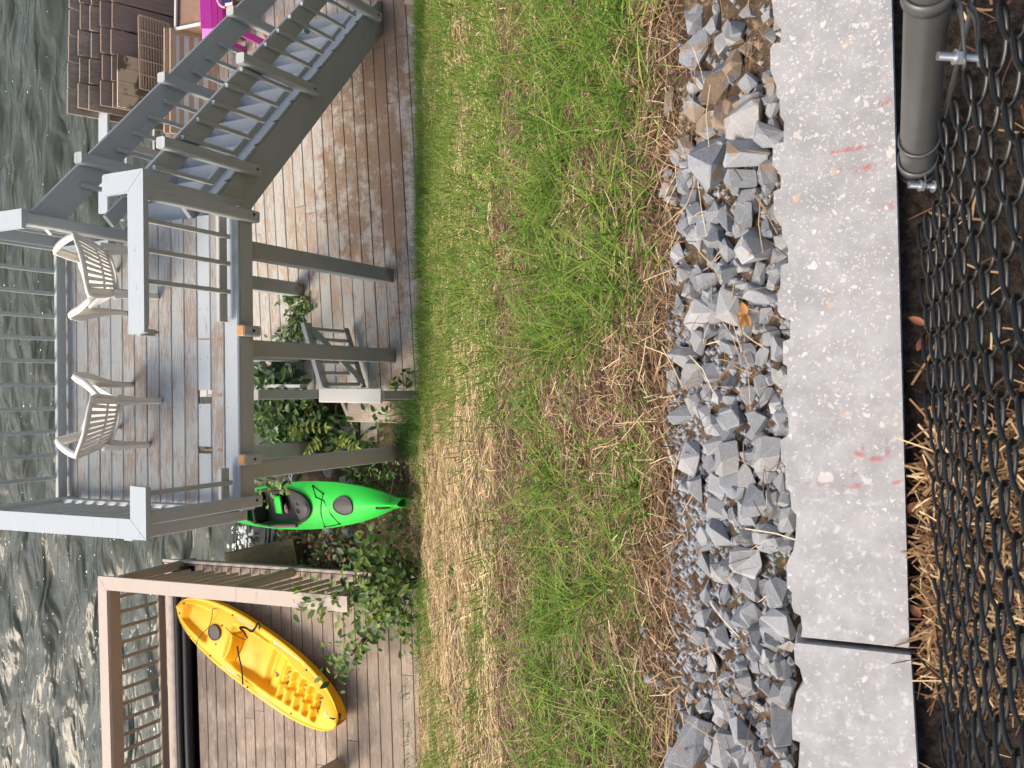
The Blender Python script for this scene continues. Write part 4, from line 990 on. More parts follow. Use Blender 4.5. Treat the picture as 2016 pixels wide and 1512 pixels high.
# ------------------------------------------------------------------ rocks
def rock_mesh(seed, el=(1, 1, 1)):
    import bmesh
    r = random.Random(seed); bm = bmesh.new()
    n = r.randint(13, 19); ax = [Vector((r.gauss(0, 1), r.gauss(0, 1), r.gauss(0, 1))).normalized() for _ in range(3)]
    for k in range(n):
        v = Vector([r.uniform(-1, 1) for _ in range(3)]); q = max(abs(v.x), abs(v.y), abs(v.z)); v = v/q*(.55+.45*q)
        v = v.normalized()*min(v.length, 1.25)
        v = v*r.uniform(.82, 1.0)*.46; bm.verts.new((v.x*el[0], v.y*el[1], v.z*el[2]))
    bmesh.ops.convex_hull(bm, input=bm.verts[:])
    bmesh.ops.delete(bm, geom=[v for v in bm.verts if not v.link_faces], context='VERTS')
    bmesh.ops.dissolve_limit(bm, angle_limit=.40, verts=bm.verts[:], edges=bm.edges[:])
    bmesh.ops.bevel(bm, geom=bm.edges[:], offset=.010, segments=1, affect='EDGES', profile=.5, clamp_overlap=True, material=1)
    bmesh.ops.triangulate(bm, faces=bm.faces[:])
    for v in bm.verts: v.co += Vector((r.gauss(0, .006), r.gauss(0, .006), r.gauss(0, .006)))
    me = bpy.data.meshes.new('rock'); bm.to_mesh(me); bm.free(); me.materials.append(M['rock']); me.materials.append(M['rock_edge'])
    me['r'] = 1
    return me
RM = [rock_mesh(100+k, (1, random.uniform(.75, 1), random.uniform(.6, .9))) for k in range(26)]
R1 = [(730, 230, 110, 150), (440, 390, 180, 250), (590, 620, 260, 300), (710, 490, 170, 220), (250, 745, 100, 160), (410, 650, 100, 100), (420, 800, 150, 180), (640, 840, 160, 200), (800, 890, 280, 220), (870, 760, 200, 130), (820, 1120, 320, 210), (360, 1090, 150, 180), (560, 1200, 310, 250), (360, 1330, 170, 150), (760, 1330, 250, 180), (970, 990, 170, 160), (970, 660, 100, 150), (990, 800, 100, 110), (950, 1260, 130, 140), (960, 1360, 120, 90), (810, 620, 130, 110), (490, 1060, 70, 120), (1000, 910, 100, 90), (700, 250, 120, 240), (420, 150, 110, 200), (560, 200, 90, 130), (940, 150, 110, 90), (960, 270, 90, 90), (870, 660, 90, 80)]
R2 = [(430, 70, 120, 150), (520, 100, 90, 150), (570, 70, 120, 120), (660, 140, 120, 200), (790, 110, 150, 180), (600, 270, 160, 120), (890, 310, 240, 260), (660, 350, 110, 150), (740, 350, 90, 110), (1020, 385, 150, 120), (680, 500, 165, 170), (800, 470, 130, 100), (350, 500, 170, 130), (470, 550, 110, 150), (890, 530, 80, 170), (985, 570, 90, 110), (910, 665, 200, 130), (690, 760, 190, 220), (480, 800, 190, 160), (400, 850, 130, 150), (540, 920, 150, 140), (640, 940, 90, 100), (800, 930, 110, 160), (950, 970, 160, 140), (660, 1050, 150, 100), (460, 1010, 150, 150), (810, 1100, 130, 170), (900, 1100, 80, 130), (710, 1160, 80, 130), (350, 1130, 200, 150), (270, 1280, 120, 160), (420, 1240, 160, 200), (660, 1280, 130, 130), (980, 1250, 110, 110), (690, 1420, 140, 80), (930, 1400, 120, 150), (310, 730, 80, 130), (300, 370, 110, 110), (390, 240, 80, 130), (780, 640, 130, 120), (540, 400, 100, 180), (420, 640, 140, 120), (1060, 1240, 80, 130), (760, 190, 140, 120), (480, 210, 120, 100)]
R3 = [(560, 140, 130, 140), (690, 80, 180, 160), (880, 110, 170, 140), (570, 270, 180, 140), (400, 370, 150, 200), (680, 370, 210, 180), (560, 430, 160, 140), (970, 340, 190, 200), (440, 590, 130, 200), (600, 570, 170, 140), (580, 730, 170, 150), (850, 660, 180, 220), (980, 680, 100, 210), (1040, 530, 100, 170), (1095, 810, 110, 140), (790, 760, 170, 200), (810, 930, 120, 110), (600, 900, 150, 180), (490, 940, 110, 130), (810, 1100, 260, 200), (1020, 980, 140, 150), (1090, 990, 90, 140), (500, 1150, 110, 220), (650, 1150, 120, 180), (1020, 1340, 150, 180), (830, 1290, 150, 150), (510, 1330, 100, 140), (740, 1250, 90, 100), (640, 1330, 80, 150), (740, 590, 110, 100), (820, 370, 110, 110), (1050, 60, 110, 120), (500, 60, 80, 160), (900, 240, 120, 110), (1070, 660, 90, 100)]
R4 = [(1020, 410, 240, 190), (770, 360, 140, 130), (620, 500, 130, 160), (870, 530, 120, 190), (560, 680, 100, 130), (760, 710, 100, 70), (850, 710, 80, 110), (930, 720, 80, 130), (1050, 740, 100, 130), (635, 800, 70, 100), (770, 800, 80, 100), (940, 870, 90, 130), (1105, 900, 80, 150), (600, 900, 140, 140), (740, 940, 80, 80), (430, 1230, 200, 370), (660, 1290, 190, 240), (310, 1370, 150, 160), (790, 1170, 210, 180), (1055, 1130, 140, 230), (950, 1180, 130, 110), (790, 1310, 100, 170), (1030, 1300, 120, 130), (490, 1010, 120, 170), (680, 1090, 90, 130), (560, 540, 110, 90), (820, 330, 120, 130), (980, 500, 120, 120), (1110, 580, 90, 100), (470, 400, 70, 70), (880, 1000, 90, 80), (640, 340, 80, 70), (60, 470, 80, 80), (170, 640, 70, 90), (110, 820, 90, 80), (180, 850, 70, 70), (480, 800, 120, 80), (1090, 1400, 90, 120), (940, 1420, 100, 90), (860, 1390, 90, 110), (720, 1420, 100, 90), (1160, 1390, 90, 120), (610, 1440, 130, 90), (860, 1290, 70, 80), (230, 460, 60, 50)]
placed = []
def place_rock(P, sx, sy, big, label=None, lift=.35):
    me = random.choice(RM); o = bpy.data.objects.new('rock', me); COL.objects.link(o)
    sz = min(sx, sy)*random.uniform(.7, .95)
    o.scale = (sx, sy, sz); o.rotation_euler = (random.uniform(-.7, .7)-.3, random.uniform(-.7, .7), random.uniform(-.5, .5)+(math.pi if random.random() < .5 else 0))
    o.location = (P[0], P[1], float(gz(P[0], P[1]))+sz*lift)
    c = random.random(); o.color = (c, c, c, 1); tone = 'dark grey' if c < .3 else 'blue-grey' if c < .6 else 'pale grey' if c < .85 else 'brownish grey' if c < .94 else 'whitish'
    X, Y = P[0], P[1]; big_ = max(sx, sy)
    size = 'very large' if big_ > .115 else 'large' if big_ > .085 else 'middling' if big_ > .06 else 'small'
    shape = 'long' if sx > 1.45*sy else 'upright' if sy > 1.45*sx else 'blocky'
    acr = 'by the concrete edge' if Y < .46 else 'mid-strip' if Y < .60 else 'by the grass'
    al = next(n for lim, n in ((-.60, 'at the far end past the joint'), (-.46, 'just past the joint'), (-.30, 'just before the joint'), (-.16, 'below the second red marks'), (.02, 'level with the second red marks'), (.16, 'below the orange dry leaf'), (.28, 'level with the orange dry leaf'), (.40, 'above the orange dry leaf'), (.52, 'level with the first red lines'), (.64, 'where brown soil begins'), (9, 'among the brown soil')) if X < lim)
    tag(o, label or f'{tone} {size} {shape} rock {acr}, {al}', 'rock', 'loose grey rocks along the wall'); placed.append((P[0], P[1], max(sx, sy))); return o
def onground(x, y):
    d = ray(x, y); t0, t1 = .5, 14
    for t in np.linspace(1.0, 14, 400):
        p = CAMP+d*t
        if p[2] < gz(p[0], p[1]): break
    lo, hi = t-.04, t
    for _ in range(12):
        mdl = (lo+hi)/2; p = CAMP+d*mdl
        if p[2] < gz(p[0], p[1]): hi = mdl
        else: lo = mdl
    return CAMP+d*hi
special = {('a', 2): 'large grey rock with a pale face beside the soil at the wall end', ('d', 15): 'largest pale smooth rock at the bottom corner of the rock strip', ('d', 0): 'long dark slate-like rock lying against the block joint', ('d', 16): 'big grey rock with tan soil on top beside the largest pale rock'}
for key, lst, y0_ in (('a', R1, 0), ('b', R2, 400), ('c', R3, 800), ('d', R4, 1112)):
    for i, (x, y, wx, wy) in enumerate(lst):
        px, py = 1250+x/3.665, y0_+y/3.665
        if px > 1546: px = 1546
        P = onground(px+6, py)
        dist = np.linalg.norm(P-CAMP); k = dist/FPX/3.665*1.48
        place_rock(P, wy*k*.97, wx*k*1.05, True, special.get((key, i)), .36)
n_fill = 0
rr = random.Random(12)
while n_fill < 145:
    px, py = rr.uniform(1318, 1548), rr.uniform(-60, 1560)
    if px < 1340+40*math.sin(py*.013)+(30 if py > 1150 else 0): continue
    P = onground(px, py); s_r = rr.uniform(.04, .08)
    place_rock(P, s_r, s_r*rr.uniform(.7, 1.4), False, None, .2)
    n_fill += 1
mb = MB()
for k in range(2000):
    px, py = rr.uniform(1320, 1552), rr.uniform(-80, 1580); P = onground(px, py) if False else None
    X, Y = min(rr.uniform(-.9, 1.0), rr.uniform(-.9, 1.0)+.25), rr.uniform(.33, .72)
    mb.ball((X, Y, float(gz(X, Y))+.003), rr.uniform(.004, .013), 4, 2, (rr.uniform(.8, 1.4), 1, .8))
gv = mb.build('gravel', M['rock']); gv.color = (.42, .42, .42, 1)
tag(gv, 'fine grey gravel between the rocks along the wall', kind='stuff')

# ------------------------------------------------------------------ grass and straw
def slope_basis(X, Y):
    e = .03; zx = (gz(X+e, Y)-gz(X-e, Y))/(2*e); zy = (gz(X, Y+e)-gz(X, Y-e))/(2*e)
    tx = np.stack([np.ones_like(X), 0*X, zx], 1); ty = np.stack([0*X, np.ones_like(X), zy], 1)
    tx /= np.linalg.norm(tx, axis=1)[:, None]; ty /= np.linalg.norm(ty, axis=1)[:, None]
    n = np.cross(tx, ty); return tx, ty, n
def blades(P, L, Wd, lean, name, mat, label):
    n = len(P); az = RNG.uniform(0, 2*np.pi, n); dirh = np.stack([np.cos(az), np.sin(az), 0*az], 1)
    sd_ = np.stack([-np.sin(az), np.cos(az), 0*az], 1); up = np.array([0, -.12, 1.0])
    bend = (RNG.uniform(.15, 1.1, n)*lean)[:, None]; L = L[:, None]; Wd = Wd[:, None]
    vs = np.empty((n, 7, 3))
    for k, (t, wv) in enumerate(((0, 1), (.4, .85), (.75, .5))):
        c = P+up*L*t*(1-.25*bend*t)+dirh*L*bend*t*t
        vs[:, 2*k] = c-sd_*Wd*wv/2; vs[:, 2*k+1] = c+sd_*Wd*wv/2
    vs[:, 6] = P+up*L*(1-.35*bend)+dirh*L*bend
    b = (np.arange(n)*7)[:, None]
    lo = np.concatenate([b+np.array([[0, 1, 3, 2]]), b+np.array([[2, 3, 5, 4]]), b+np.array([[4, 5, 6]])], 1).ravel()
    cnt = np.tile([4, 4, 3], n)
    me = big_mesh(name, vs.reshape(-1, 3), lo, cnt, mat)
    return tag(link(me, name), label, kind='stuff')
def straws(P, L, Wd, name, mat, label, lift=.006, along=0.0):
    n = len(P); tx, ty, nn = slope_basis(P[:, 0], P[:, 1]); az = RNG.uniform(0, 2*np.pi, n)
    if along: az = np.where(RNG.random(n) < along, RNG.normal(0, .5, n), az)
    d = tx*np.cos(az)[:, None]+ty*np.sin(az)[:, None]+nn*RNG.normal(.05, .16, n)[:, None]
    d /= np.linalg.norm(d, axis=1)[:, None]; sd_ = np.cross(d, nn); sd_ /= np.linalg.norm(sd_, axis=1)[:, None]
    sd_ = sd_+nn*RNG.normal(0, .4, n)[:, None]
    P = P+nn*(RNG.uniform(0, 1, n)*lift+.003)[:, None]; bend = nn*(RNG.normal(.02, .04, n)*L)[:, None]+sd_*(RNG.normal(0, .05, n)*L)[:, None]
    vs = np.empty((n, 6, 3)); L = L[:, None]; Wd = Wd[:, None]
    for k, t in enumerate((-.5, 0, .5)):
        c = P+d*L*t+(bend if k == 1 else 0)
        vs[:, 2*k] = c-sd_*Wd/2; vs[:, 2*k+1] = c+sd_*Wd/2
    b = (np.arange(n)*6)[:, None]
    lo = np.concatenate([b+np.array([[0, 1, 3, 2]]), b+np.array([[2, 3, 5, 4]])], 1).ravel()
    me = big_mesh(name, vs.reshape(-1, 3), lo, np.tile([4, 4], n), mat)
    return tag(link(me, name), label, kind='stuff')
def scatter(n, x0, x1, y0_, y1, dens):
    X = RNG.uniform(x0, x1, n); Y = RNG.uniform(y0_, y1, n); k = RNG.random(n) < dens(X, Y); X, Y = X[k], Y[k]
    return np.stack([X, Y, gz(X, Y)], 1)
sst_ = lambda x, a, b: np.clip((x-a)/(b-a), 0, 1)**2*(3-2*np.clip((x-a)/(b-a), 0, 1))
def greenness(X, Y):               # where the seed has come up
    n = vnoise(X, Y, 3.2, 11)*.6+vnoise(X, Y, 8, 12)*.4
    near = sst_(n+.12*sst_(X, -.4, .9), .34, .58)*sst_(Y, .70, .86)
    near *= 1-.75*sst_(1-np.abs(Y-1.62)/.22, 0, .8)*sst_(vnoise(X, Y, 1.4, 15), .35, .55)
    nf = vnoise(X*.55, Y*1.0, 2.6, 13)*.6+vnoise(X, Y, 6, 14)*.4
    far = sst_(nf+.46*sst_(X, -.9, 1.2)-.04*sst_(X, .2, -1.5)+.14*sst_(Y, 3.6, 5.0)*sst_(X, -.4, .8)-.02-.22*sst_(np.sin(Y*4.4+1.2*vnoise(X, Y*0, .7, 95)*3), .55, .95), .42, .60)
    lip = np.exp(-((Y-2.0)/.16)**2)*sst_(vnoise(X, Y, 2.2, 16), .35, .6)
    return np.where(Y < 1.8, near, np.maximum(far, lip*.9))
XW = lambda Y: 0.62+.78*np.clip(Y, 0, 9)
# straw
P = scatter(40000, -1.9, 2.1, .68, 1.85, lambda X, Y: .95-.35*greenness(X, Y)*1.0)
straws(P, RNG.uniform(.03, .13, len(P)), RNG.uniform(.0011, .0028, len(P)), 'old_straw', M['straw_dull'], 'dull brown straw scattered over the upper bank', .02)
P = scatter(1100, -1.6, 1.8, .36, .9, lambda X, Y: .6+.4*sst_(Y, .5, .8))
straws(P, RNG.uniform(.05, .17, len(P)), RNG.uniform(.0014, .0026, len(P)), 'loose_straw', M['straw_dull'], 'loose straw stems lying across the grey rocks', .07)
P = scatter(120000, -5.2, 6.0, 1.75, 5.25, lambda X, Y: .95-.25*greenness(X, Y))
straws(P, RNG.uniform(.04, .15, len(P)), RNG.uniform(.0016, .0036, len(P)), 'straw', M['straw'], 'golden straw mulch covering the lower bank', .03, .45)
# grass
P = scatter(40000, -1.9, 2.1, .70, 1.85, lambda X, Y: greenness(X, Y)**1.3*(.15+.85*sst_(vnoise(X, Y, 17, 71), .35, .7)))
blades(P, RNG.uniform(.05, .165, len(P))*(.6+.8*vnoise(P[:, 0], P[:, 1], 5, 91)), RNG.uniform(.0022, .0048, len(P)), 1.9, 'grass', M['grass'], 'thin green grass growing through straw on the upper bank')
P = scatter(90000, -5.2, 6.0, 1.75, 5.2, lambda X, Y: .02+.98*greenness(X, Y))
blades(P, RNG.uniform(.06, .18, len(P)), RNG.uniform(.0028, .0056, len(P)), 1.1, 'grass', M['grass'], 'bright green grass tufts on the lower straw bank')
# thick fringes against the low deck, and tufts by the gate
P = scatter(42000, -.3, 6, 4.45, 5.14, lambda X, Y: (Y > 4.45+.5*vnoise(X, Y*0, 1.7, 83)+.15*vnoise(X, Y, 7, 84))*(.15+.85*sst_(X, .0, 1.4))*sst_(vnoise(X, Y*0, 2.3, 81)*.6+vnoise(X, Y, 6, 82)*.5-(Y < 4.9)*.12, .30, .60))
blades(P, RNG.uniform(.08, .22, len(P)), RNG.uniform(.0022, .0045, len(P)), .8, 'grass', M['grass'], 'lush green grass fringe along the low deck')
P = scatter(2600, -.75, -.12, 4.95, 5.5, lambda X, Y: .8+0*X)
blades(P, RNG.uniform(.08, .24, len(P)), RNG.uniform(.0025, .005, len(P)), 1.0, 'grass', M['grass_dark'], 'dark green grass tuft beside the gate steps')
P = scatter(2600, -4.4, -1.9, 4.95, 5.3, lambda X, Y: .35*sst_(vnoise(X, Y, 4, 40), .4, .6))
blades(P+np.array([0, 0, .25]), RNG.uniform(.06, .15, len(P)), RNG.uniform(.0025, .005, len(P)), 1.0, 'grass', M['grass_dark'], 'green weeds along the brown deck edge')
P = scatter(1500, -.75, .9, .36, .75, lambda X, Y: (np.exp(-((X+.42)/.16)**2)*sst_(vnoise(X, Y, 9, 50), .5, .7)))
blades(P, RNG.uniform(.03, .07, len(P)), RNG.uniform(.0015, .003, len(P)), 1.0, 'grass', M['grass_dark'], 'small grass tufts between the rocks near the block joint')

# ------------------------------------------------------------------ debris behind the wall and the chain-link fence
XZ = RNG.uniform(-1.1, .9, 16000); YZ = RNG.uniform(-.16, .085, 16000)
den = sst_(XZ, .12, -.15)*sst_(vnoise(XZ, YZ, 3, 60), .2, .5)*.9+.012
k = RNG.random(16000) < den; P = np.stack([XZ[k], YZ[k], np.full(k.sum(), 6.165)], 1)
straws(P, RNG.uniform(.02, .11, len(P)), RNG.uniform(.0012, .0042, len(P)), 'mulch', M['debris'], 'brown and golden straw litter on the dark ground under the fence', .04)
upv = -ray(1590, 760); upv /= np.linalg.norm(upv)
P0 = CAMP+ray(1812, 446)*1.62
best = min(np.linspace(.8, 2.2, 500), key=lambda k_: abs((CAMP+ray(1851, 1316)*k_-P0)@upv))
P1 = CAMP+ray(1851, 1316)*best; el = nrm(P1-P0); fn_ = nrm(np.cross(el, upv))
fence = thing('chain_link_fence', 'black chain-link fence with dark round post behind the concrete wall', 'fence', tuple(P0))
WP, HP, rw = .049, .106, .0029
def fp(a, b, c=0): return P0+el*a+upv*b+fn_*c
for i in range(-2, 23):
    pts = []; x0_ = i*WP; ph = 0 if i % 2 else math.pi
    for q in range(0 if i >= 0 else 30-i*10, 10*20+1):
        th = q/10*math.pi; sn = math.sin(th+math.pi/2+ph); sn = math.copysign(abs(sn)**.85, sn)
        pts.append(fp(x0_+WP/2+(WP/2+.0034)*sn, th/math.pi*HP/2, -.0075*math.sin(th+ph)))
    MB().tube(pts, rw, 6).build('wire', M['vinyl'], fence, True)
pa, pb = CAMP+ray(1806, 322)*1.62, CAMP+ray(1829, -40)*1.15
pd = nrm(pb-pa); pr = .029
MB().tube([pa-pd*.35, pa, pb, pb+pd*.5], pr, 24).build('post', M['pole'], fence, True)
ra = nrm(np.cross(pd, fn_)); rb = np.cross(pd, ra)
def ring(c, rt, name, mat='pole', wd=0, par=None):
    vs, fs = [], []; n = 32
    for k in range(n):
        a = 2*math.pi*k/n; o = (ra*math.cos(a)+rb*math.sin(a))
        for rr_, h in ((pr+.0006, -wd/2), (pr+rt, -wd/2), (pr+rt, wd/2), (pr+.0006, wd/2)): vs.append(c+o*rr_+pd*h)
    for k in range(n):
        k2 = (k+1) % n
        for q in range(4): fs.append((4*k+q, 4*k2+q, 4*k2+(q+1) % 4, 4*k+(q+1) % 4))
    return MB().add(vs, fs).build(name, M[mat], par or fence, True)
def Pz(x, y, zc_): return CAMP+ray(x, y)*zc_
def ear(pts, zc_, par):
    P = cr([Pz(x, y, zc_) for x, y in pts], 5); vs = []
    for p in P: vs += [p-pd*.011, p+pd*.011]
    o = MB().add(vs, [(2*i, 2*i+1, 2*i+3, 2*i+2) for i in range(len(P)-1)]).build('ear', M['pole'], par, True); solidify(o, .0035); return o
def bolt2(xa, xn, xe, xh, y, zc_, par):
    a, b, c, d = (Pz(x, y+(x-xa)*.06, zc_) for x in (xa, xn, xe, xh)); ax_ = nrm(d-a)
    bo = MB().tube([a, d], .0048, 10)
    for t in np.arange(0, np.linalg.norm(b-a), .0019): bo.tube([a+ax_*t, a+ax_*(t+.0009)], .0058, 10)
    bo.tube([d, d+ax_*.002, d+ax_*.005, d+ax_*.0065], [.011, .011, .008, .003], 14); bo.build('bolt', M['steel'], par)
    MB().tube([b, c], .0092, 6).tube([b-ax_*.001, b+ax_*.0008], .0102, 14).build('nut', M['steel'], par)
lowb = ring(pa+pd*.012, .0045, 'tension_band', wd=.024); ring(pa+pd*.090, .004, 'tension_band', wd=.010); ring(pa-pd*.03, .003, 'tension_band', wd=.03)
upb = ring(pa+pd*.50, .0045, 'tension_band', wd=.024)
ear([(1800, 300), (1811, 303), (1818, 312), (1821, 335), (1822, 372)], 1.60, lowb); bolt2(1789, 1811, 1819, 1836, 364, 1.60, lowb)
ear([(1850, -6), (1872, 0), (1887, 10), (1893, 35), (1896, 80), (1899, 132)], 1.20, upb); ear([(1905, 10), (1922, 40), (1926, 125)], 1.22, upb); bolt2(1846, 1880, 1896, 1932, 110, 1.20, upb)
B(Pz(1835, 320, 1.60), Pz(1925, -30, 1.2), .014, .004, 'tension_bar', M['pole'], fence, up=tuple(fn_))

# ------------------------------------------------------------------ plants
def leaf_mesh(name, mat, L=1.0, wd=.5, fold=.12, curl=.15, n=5):
    vs, fs = [], []
    for i in range(n+1):
        t = i/n; wv = wd/2*math.sin(math.pi*min(1, t*.96+.04))**.8*(1-.25*t); zc_ = -curl*t*t
        vs += [(L*t, -wv, zc_+fold*wv/wd*2*.5), (L*t, 0, zc_), (L*t, wv, zc_+fold*wv/wd*2*.5)]
    for i in range(n):
        a = 3*i; fs += [(a, a+3, a+4, a+1), (a+1, a+4, a+5, a+2)]
    mb = MB(); mb.add(vs, fs); mb.smooth = True; return mb.mesh(name, mat)
LM = {k: [leaf_mesh('leaf', M[k], 1, w_, .3, c) for w_, c in ((.55, .1), (.65, .25), (.48, .3))] for k in ('leaf', 'leaf_dark', 'leaf_lime', 'leaf_pale', 'leaf_brown', 'leaf_dry')}
LM['leaf_blue'] = [leaf_mesh('leaf', M['leaf_blue'], 1, .62, .35, .3), leaf_mesh('leaf', M['leaf_blue'], 1, .5, .3, .15)]
def leaf(par, P, d, size, kind, rr):
    o = bpy.data.objects.new('leaf', rr.choice(LM[kind])); COL.objects.link(o)
    d = Vector(nrm(d)); up = Vector((rr.gauss(0, .45), rr.gauss(-.25, .35), 1)); y = up.cross(d).normalized(); z = d.cross(y)
    mm = Matrix((d, y, z)).transposed().to_4x4(); sc = Matrix.Diagonal((size, size, size, 1))
    o.matrix_basis = Matrix.Translation(Vector(P))@mm@sc; adopt(o, par); return o
def plant(name, label, cat, base, branches, n, size, kinds, seed, spread=.09, stem_r=.006, group=None, droop=0.1, extra=0):
    rr = random.Random(seed); pl = thing(name, label, cat, tuple(base), group); base = V3(base); ex_mb = {}; per = max(1, n//len(branches))
    for br in branches:
        path = cr([base]+[V3(b) for b in br], 6); N = len(path)
        MB().tube(path, list(np.linspace(stem_r, stem_r*.35, N)), 5).build('stem', M['bark'], pl, True)
        for k in range(per):
            t = rr.uniform(.22, 1)**.8; i = min(N-2, int(t*(N-1))); p = path[i]+(path[i+1]-path[i])*rr.random()
            ax = nrm(path[i+1]-path[i]); d = nrm(V3((rr.gauss(0, 1), rr.gauss(0, 1), rr.gauss(-droop, .6))))+ax*.5
            q = p+V3((rr.gauss(0, spread), rr.gauss(0, spread), rr.gauss(0, spread*.7)))*t
            leaf(pl, q, d, size*rr.uniform(.65, 1.25), rr.choice(kinds), rr)
        for kk in range(extra//len(branches)):
            t = rr.uniform(.1, 1)**.8; i = min(N-2, int(t*(N-1))); p = path[i]+(path[i+1]-path[i])*rr.random()
            d = nrm(V3((rr.gauss(0, 1), rr.gauss(0, 1), rr.gauss(-droop, .6)))); q = p+V3((rr.gauss(0, spread*1.25), rr.gauss(0, spread*1.25), rr.gauss(-.02, spread*.8)))
            sdv = nrm(np.cross(d, (rr.gauss(0, .4), rr.gauss(0, .4), 1))); zz = np.cross(sdv, d); L_ = size*rr.uniform(.55, 1.1)
            ex_mb.setdefault(kinds[kk % len(kinds)], MB()).add([q, q+d*L_*.35-sdv*L_*.24+zz*L_*.06, q+d*L_*.4, q+d*L_*.35+sdv*L_*.24+zz*L_*.06, q+d*L_*.75-sdv*L_*.17, q+d*L_*.75+sdv*L_*.17, q+d*L_-zz*L_*.12], [(0, 1, 2), (0, 2, 3), (1, 4, 6, 2), (2, 6, 5, 3)])
    for kd, mb in ex_mb.items(): tag(mb.build('foliage', M[kd], pl, True), kind='stuff')
    return pl
A3 = lambda x, y, z: at(x, y, z)
plant('shrub', 'leafy green shrub arching over the brown deck railing', 'shrub', A3(822, 1138, .05),
      [[A3(770, 1150, .5), A3(690, 1165, .9), A3(585, 1190, 1.0)], [A3(780, 1160, .55), A3(720, 1190, .75), A3(650, 1190, .8)], [A3(775, 1140, .5), A3(735, 1120, .7), A3(690, 1130, .85)],
       [A3(790, 1180, .4), A3(740, 1240, .6), A3(690, 1290, .5), A3(650, 1300, .4)], [A3(780, 1190, .35), A3(720, 1250, .45), A3(660, 1330, .25)], [A3(800, 1200, .25), A3(790, 1240, .3), A3(815, 1265, .12)],
       [A3(785, 1110, .35), A3(740, 1090, .4), A3(700, 1070, .3)], [A3(795, 1120, .35), A3(770, 1070, .3)], [A3(780, 1150, .6), A3(760, 1160, .75), A3(730, 1160, .8)], [A3(775, 1180, .5), A3(750, 1200, .6), A3(710, 1210, .6)]],
      300, .10, ['leaf', 'leaf', 'leaf', 'leaf_dark', 'leaf_lime'], 1, .085, extra=650)
plant('undergrowth', 'pale mottled leafy undergrowth between green kayak and brown deck', 'undergrowth', A3(690, 1080, -.35),
      [[A3(660, 1085, -.1), A3(620, 1090, -.15)], [A3(650, 1070, -.1), A3(600, 1065, -.25)], [A3(690, 1085, 0), A3(680, 1105, .0)], [A3(640, 1100, -.2), A3(610, 1110, -.2)], [A3(720, 1070, 0), A3(750, 1065, .1)], [A3(575, 1055, -.4), A3(565, 1050, -.4)]],
      110, .085, ['leaf_pale', 'leaf_dark', 'leaf', 'leaf_pale', 'leaf_brown'], 2, .09, extra=260)
plant('broad_leaf_plant', 'plant with broad blue-green leaves in shade under the raised deck', 'plant', A3(560, 730, -.05),
      [[A3(545, 730, .25), A3(515, 715, .45)], [A3(540, 745, .25), A3(530, 755, .4)], [A3(550, 725, .2), A3(535, 715, .35)], [A3(560, 745, .15), A3(570, 760, .2)], [A3(520, 735, .3), A3(505, 745, .45)], [A3(570, 735, .1), A3(585, 755, .1)]],
      62, .14, ['leaf_blue', 'leaf_blue', 'leaf_dark'], 3, .07, extra=120)
plant('dark_bush', 'dark green bush in the shade below the raised deck', 'bush', A3(620, 840, -.45),
      [[A3(590, 830, -.1), A3(540, 815, .1)], [A3(560, 850, -.1), A3(515, 860, 0)], [A3(600, 820, -.1), A3(610, 800, .0)], [A3(570, 870, -.2), A3(540, 880, -.1)], [A3(640, 840, -.2), A3(660, 850, -.1)], [A3(530, 830, .1), A3(505, 810, .3)], [A3(610, 860, -.2), A3(590, 880, -.2)], [A3(690, 875, -.2), A3(730, 885, -.1)], [A3(560, 800, 0), A3(520, 790, .1)]],
      200, .115, ['leaf_dark', 'leaf_dark', 'leaf_dark', 'leaf'], 4, .12, extra=900)
def frond(par, P, d, L, n, sz, kind, rr):
    d = nrm(d); sdv = nrm(np.cross(d, (0, 0, 1))); MB().tube(cr([P, P+d*L*.5+V3((0, 0, .02)), P+d*L], 5), .003, 4).build('stem', M['bark'], par)
    for i in range(n):
        t = .25+.75*i/(n-1); p = P+d*L*t+V3((0, 0, .02*math.sin(3.14*t)))
        for sg in (-1, 1): leaf(par, p, d*.35+sdv*sg+V3((0, 0, .1)), sz*(1-.25*t)*rr.uniform(.85, 1.1), kind, rr)
    leaf(par, P+d*L, d, sz, kind, rr)
rr = random.Random(31)
ash = thing('ash_seedling', 'lime green seedling with paired leaflets below the raised deck', 'plant', tuple(A3(600, 850, -.3)))
for a, b, z in (((565, 838), (640, 842), .25), ((520, 815), (495, 815), .3), ((640, 860), (605, 890), .1), ((660, 860), (700, 880), .0), ((600, 862), (575, 850), .2)):
    p, q = A3(*a, z), A3(*b, z); frond(ash, p, q-p, np.linalg.norm(q-p), 6, .085, 'leaf_lime', rr)
plant('ivy_strip', 'strip of glossy green ivy creeping across the low deck', 'ivy', A3(596, 580, .01),
      [[A3(592, 600, .03), A3(585, 625, .03), A3(572, 655, .03), A3(556, 672, .02)], [A3(590, 605, .03), A3(575, 620, .04), A3(565, 650, .03), A3(549, 672, .02)], [A3(596, 595, .03), A3(598, 610, .03)], [A3(570, 590, .03), A3(566, 580, .02)], [A3(588, 630, .04), A3(585, 655, .04), A3(575, 672, .03)]],
      190, .066, ['leaf_dark', 'leaf', 'leaf', 'leaf_blue'], 5, .05, .004, droop=0, extra=260)
plant('leafy_sprig', 'leafy twig hanging over the green kayak cockpit', 'plant', A3(548, 925, .55),
      [[A3(552, 945, .5), A3(560, 965, .4)], [A3(545, 950, .5), A3(530, 965, .45), A3(525, 985, .35)], [A3(530, 945, .5), A3(505, 960, .5)], [A3(556, 940, .5), A3(575, 955, .4)]], 44, .085, ['leaf_lime', 'leaf', 'leaf_dark'], 6, .05, .004)
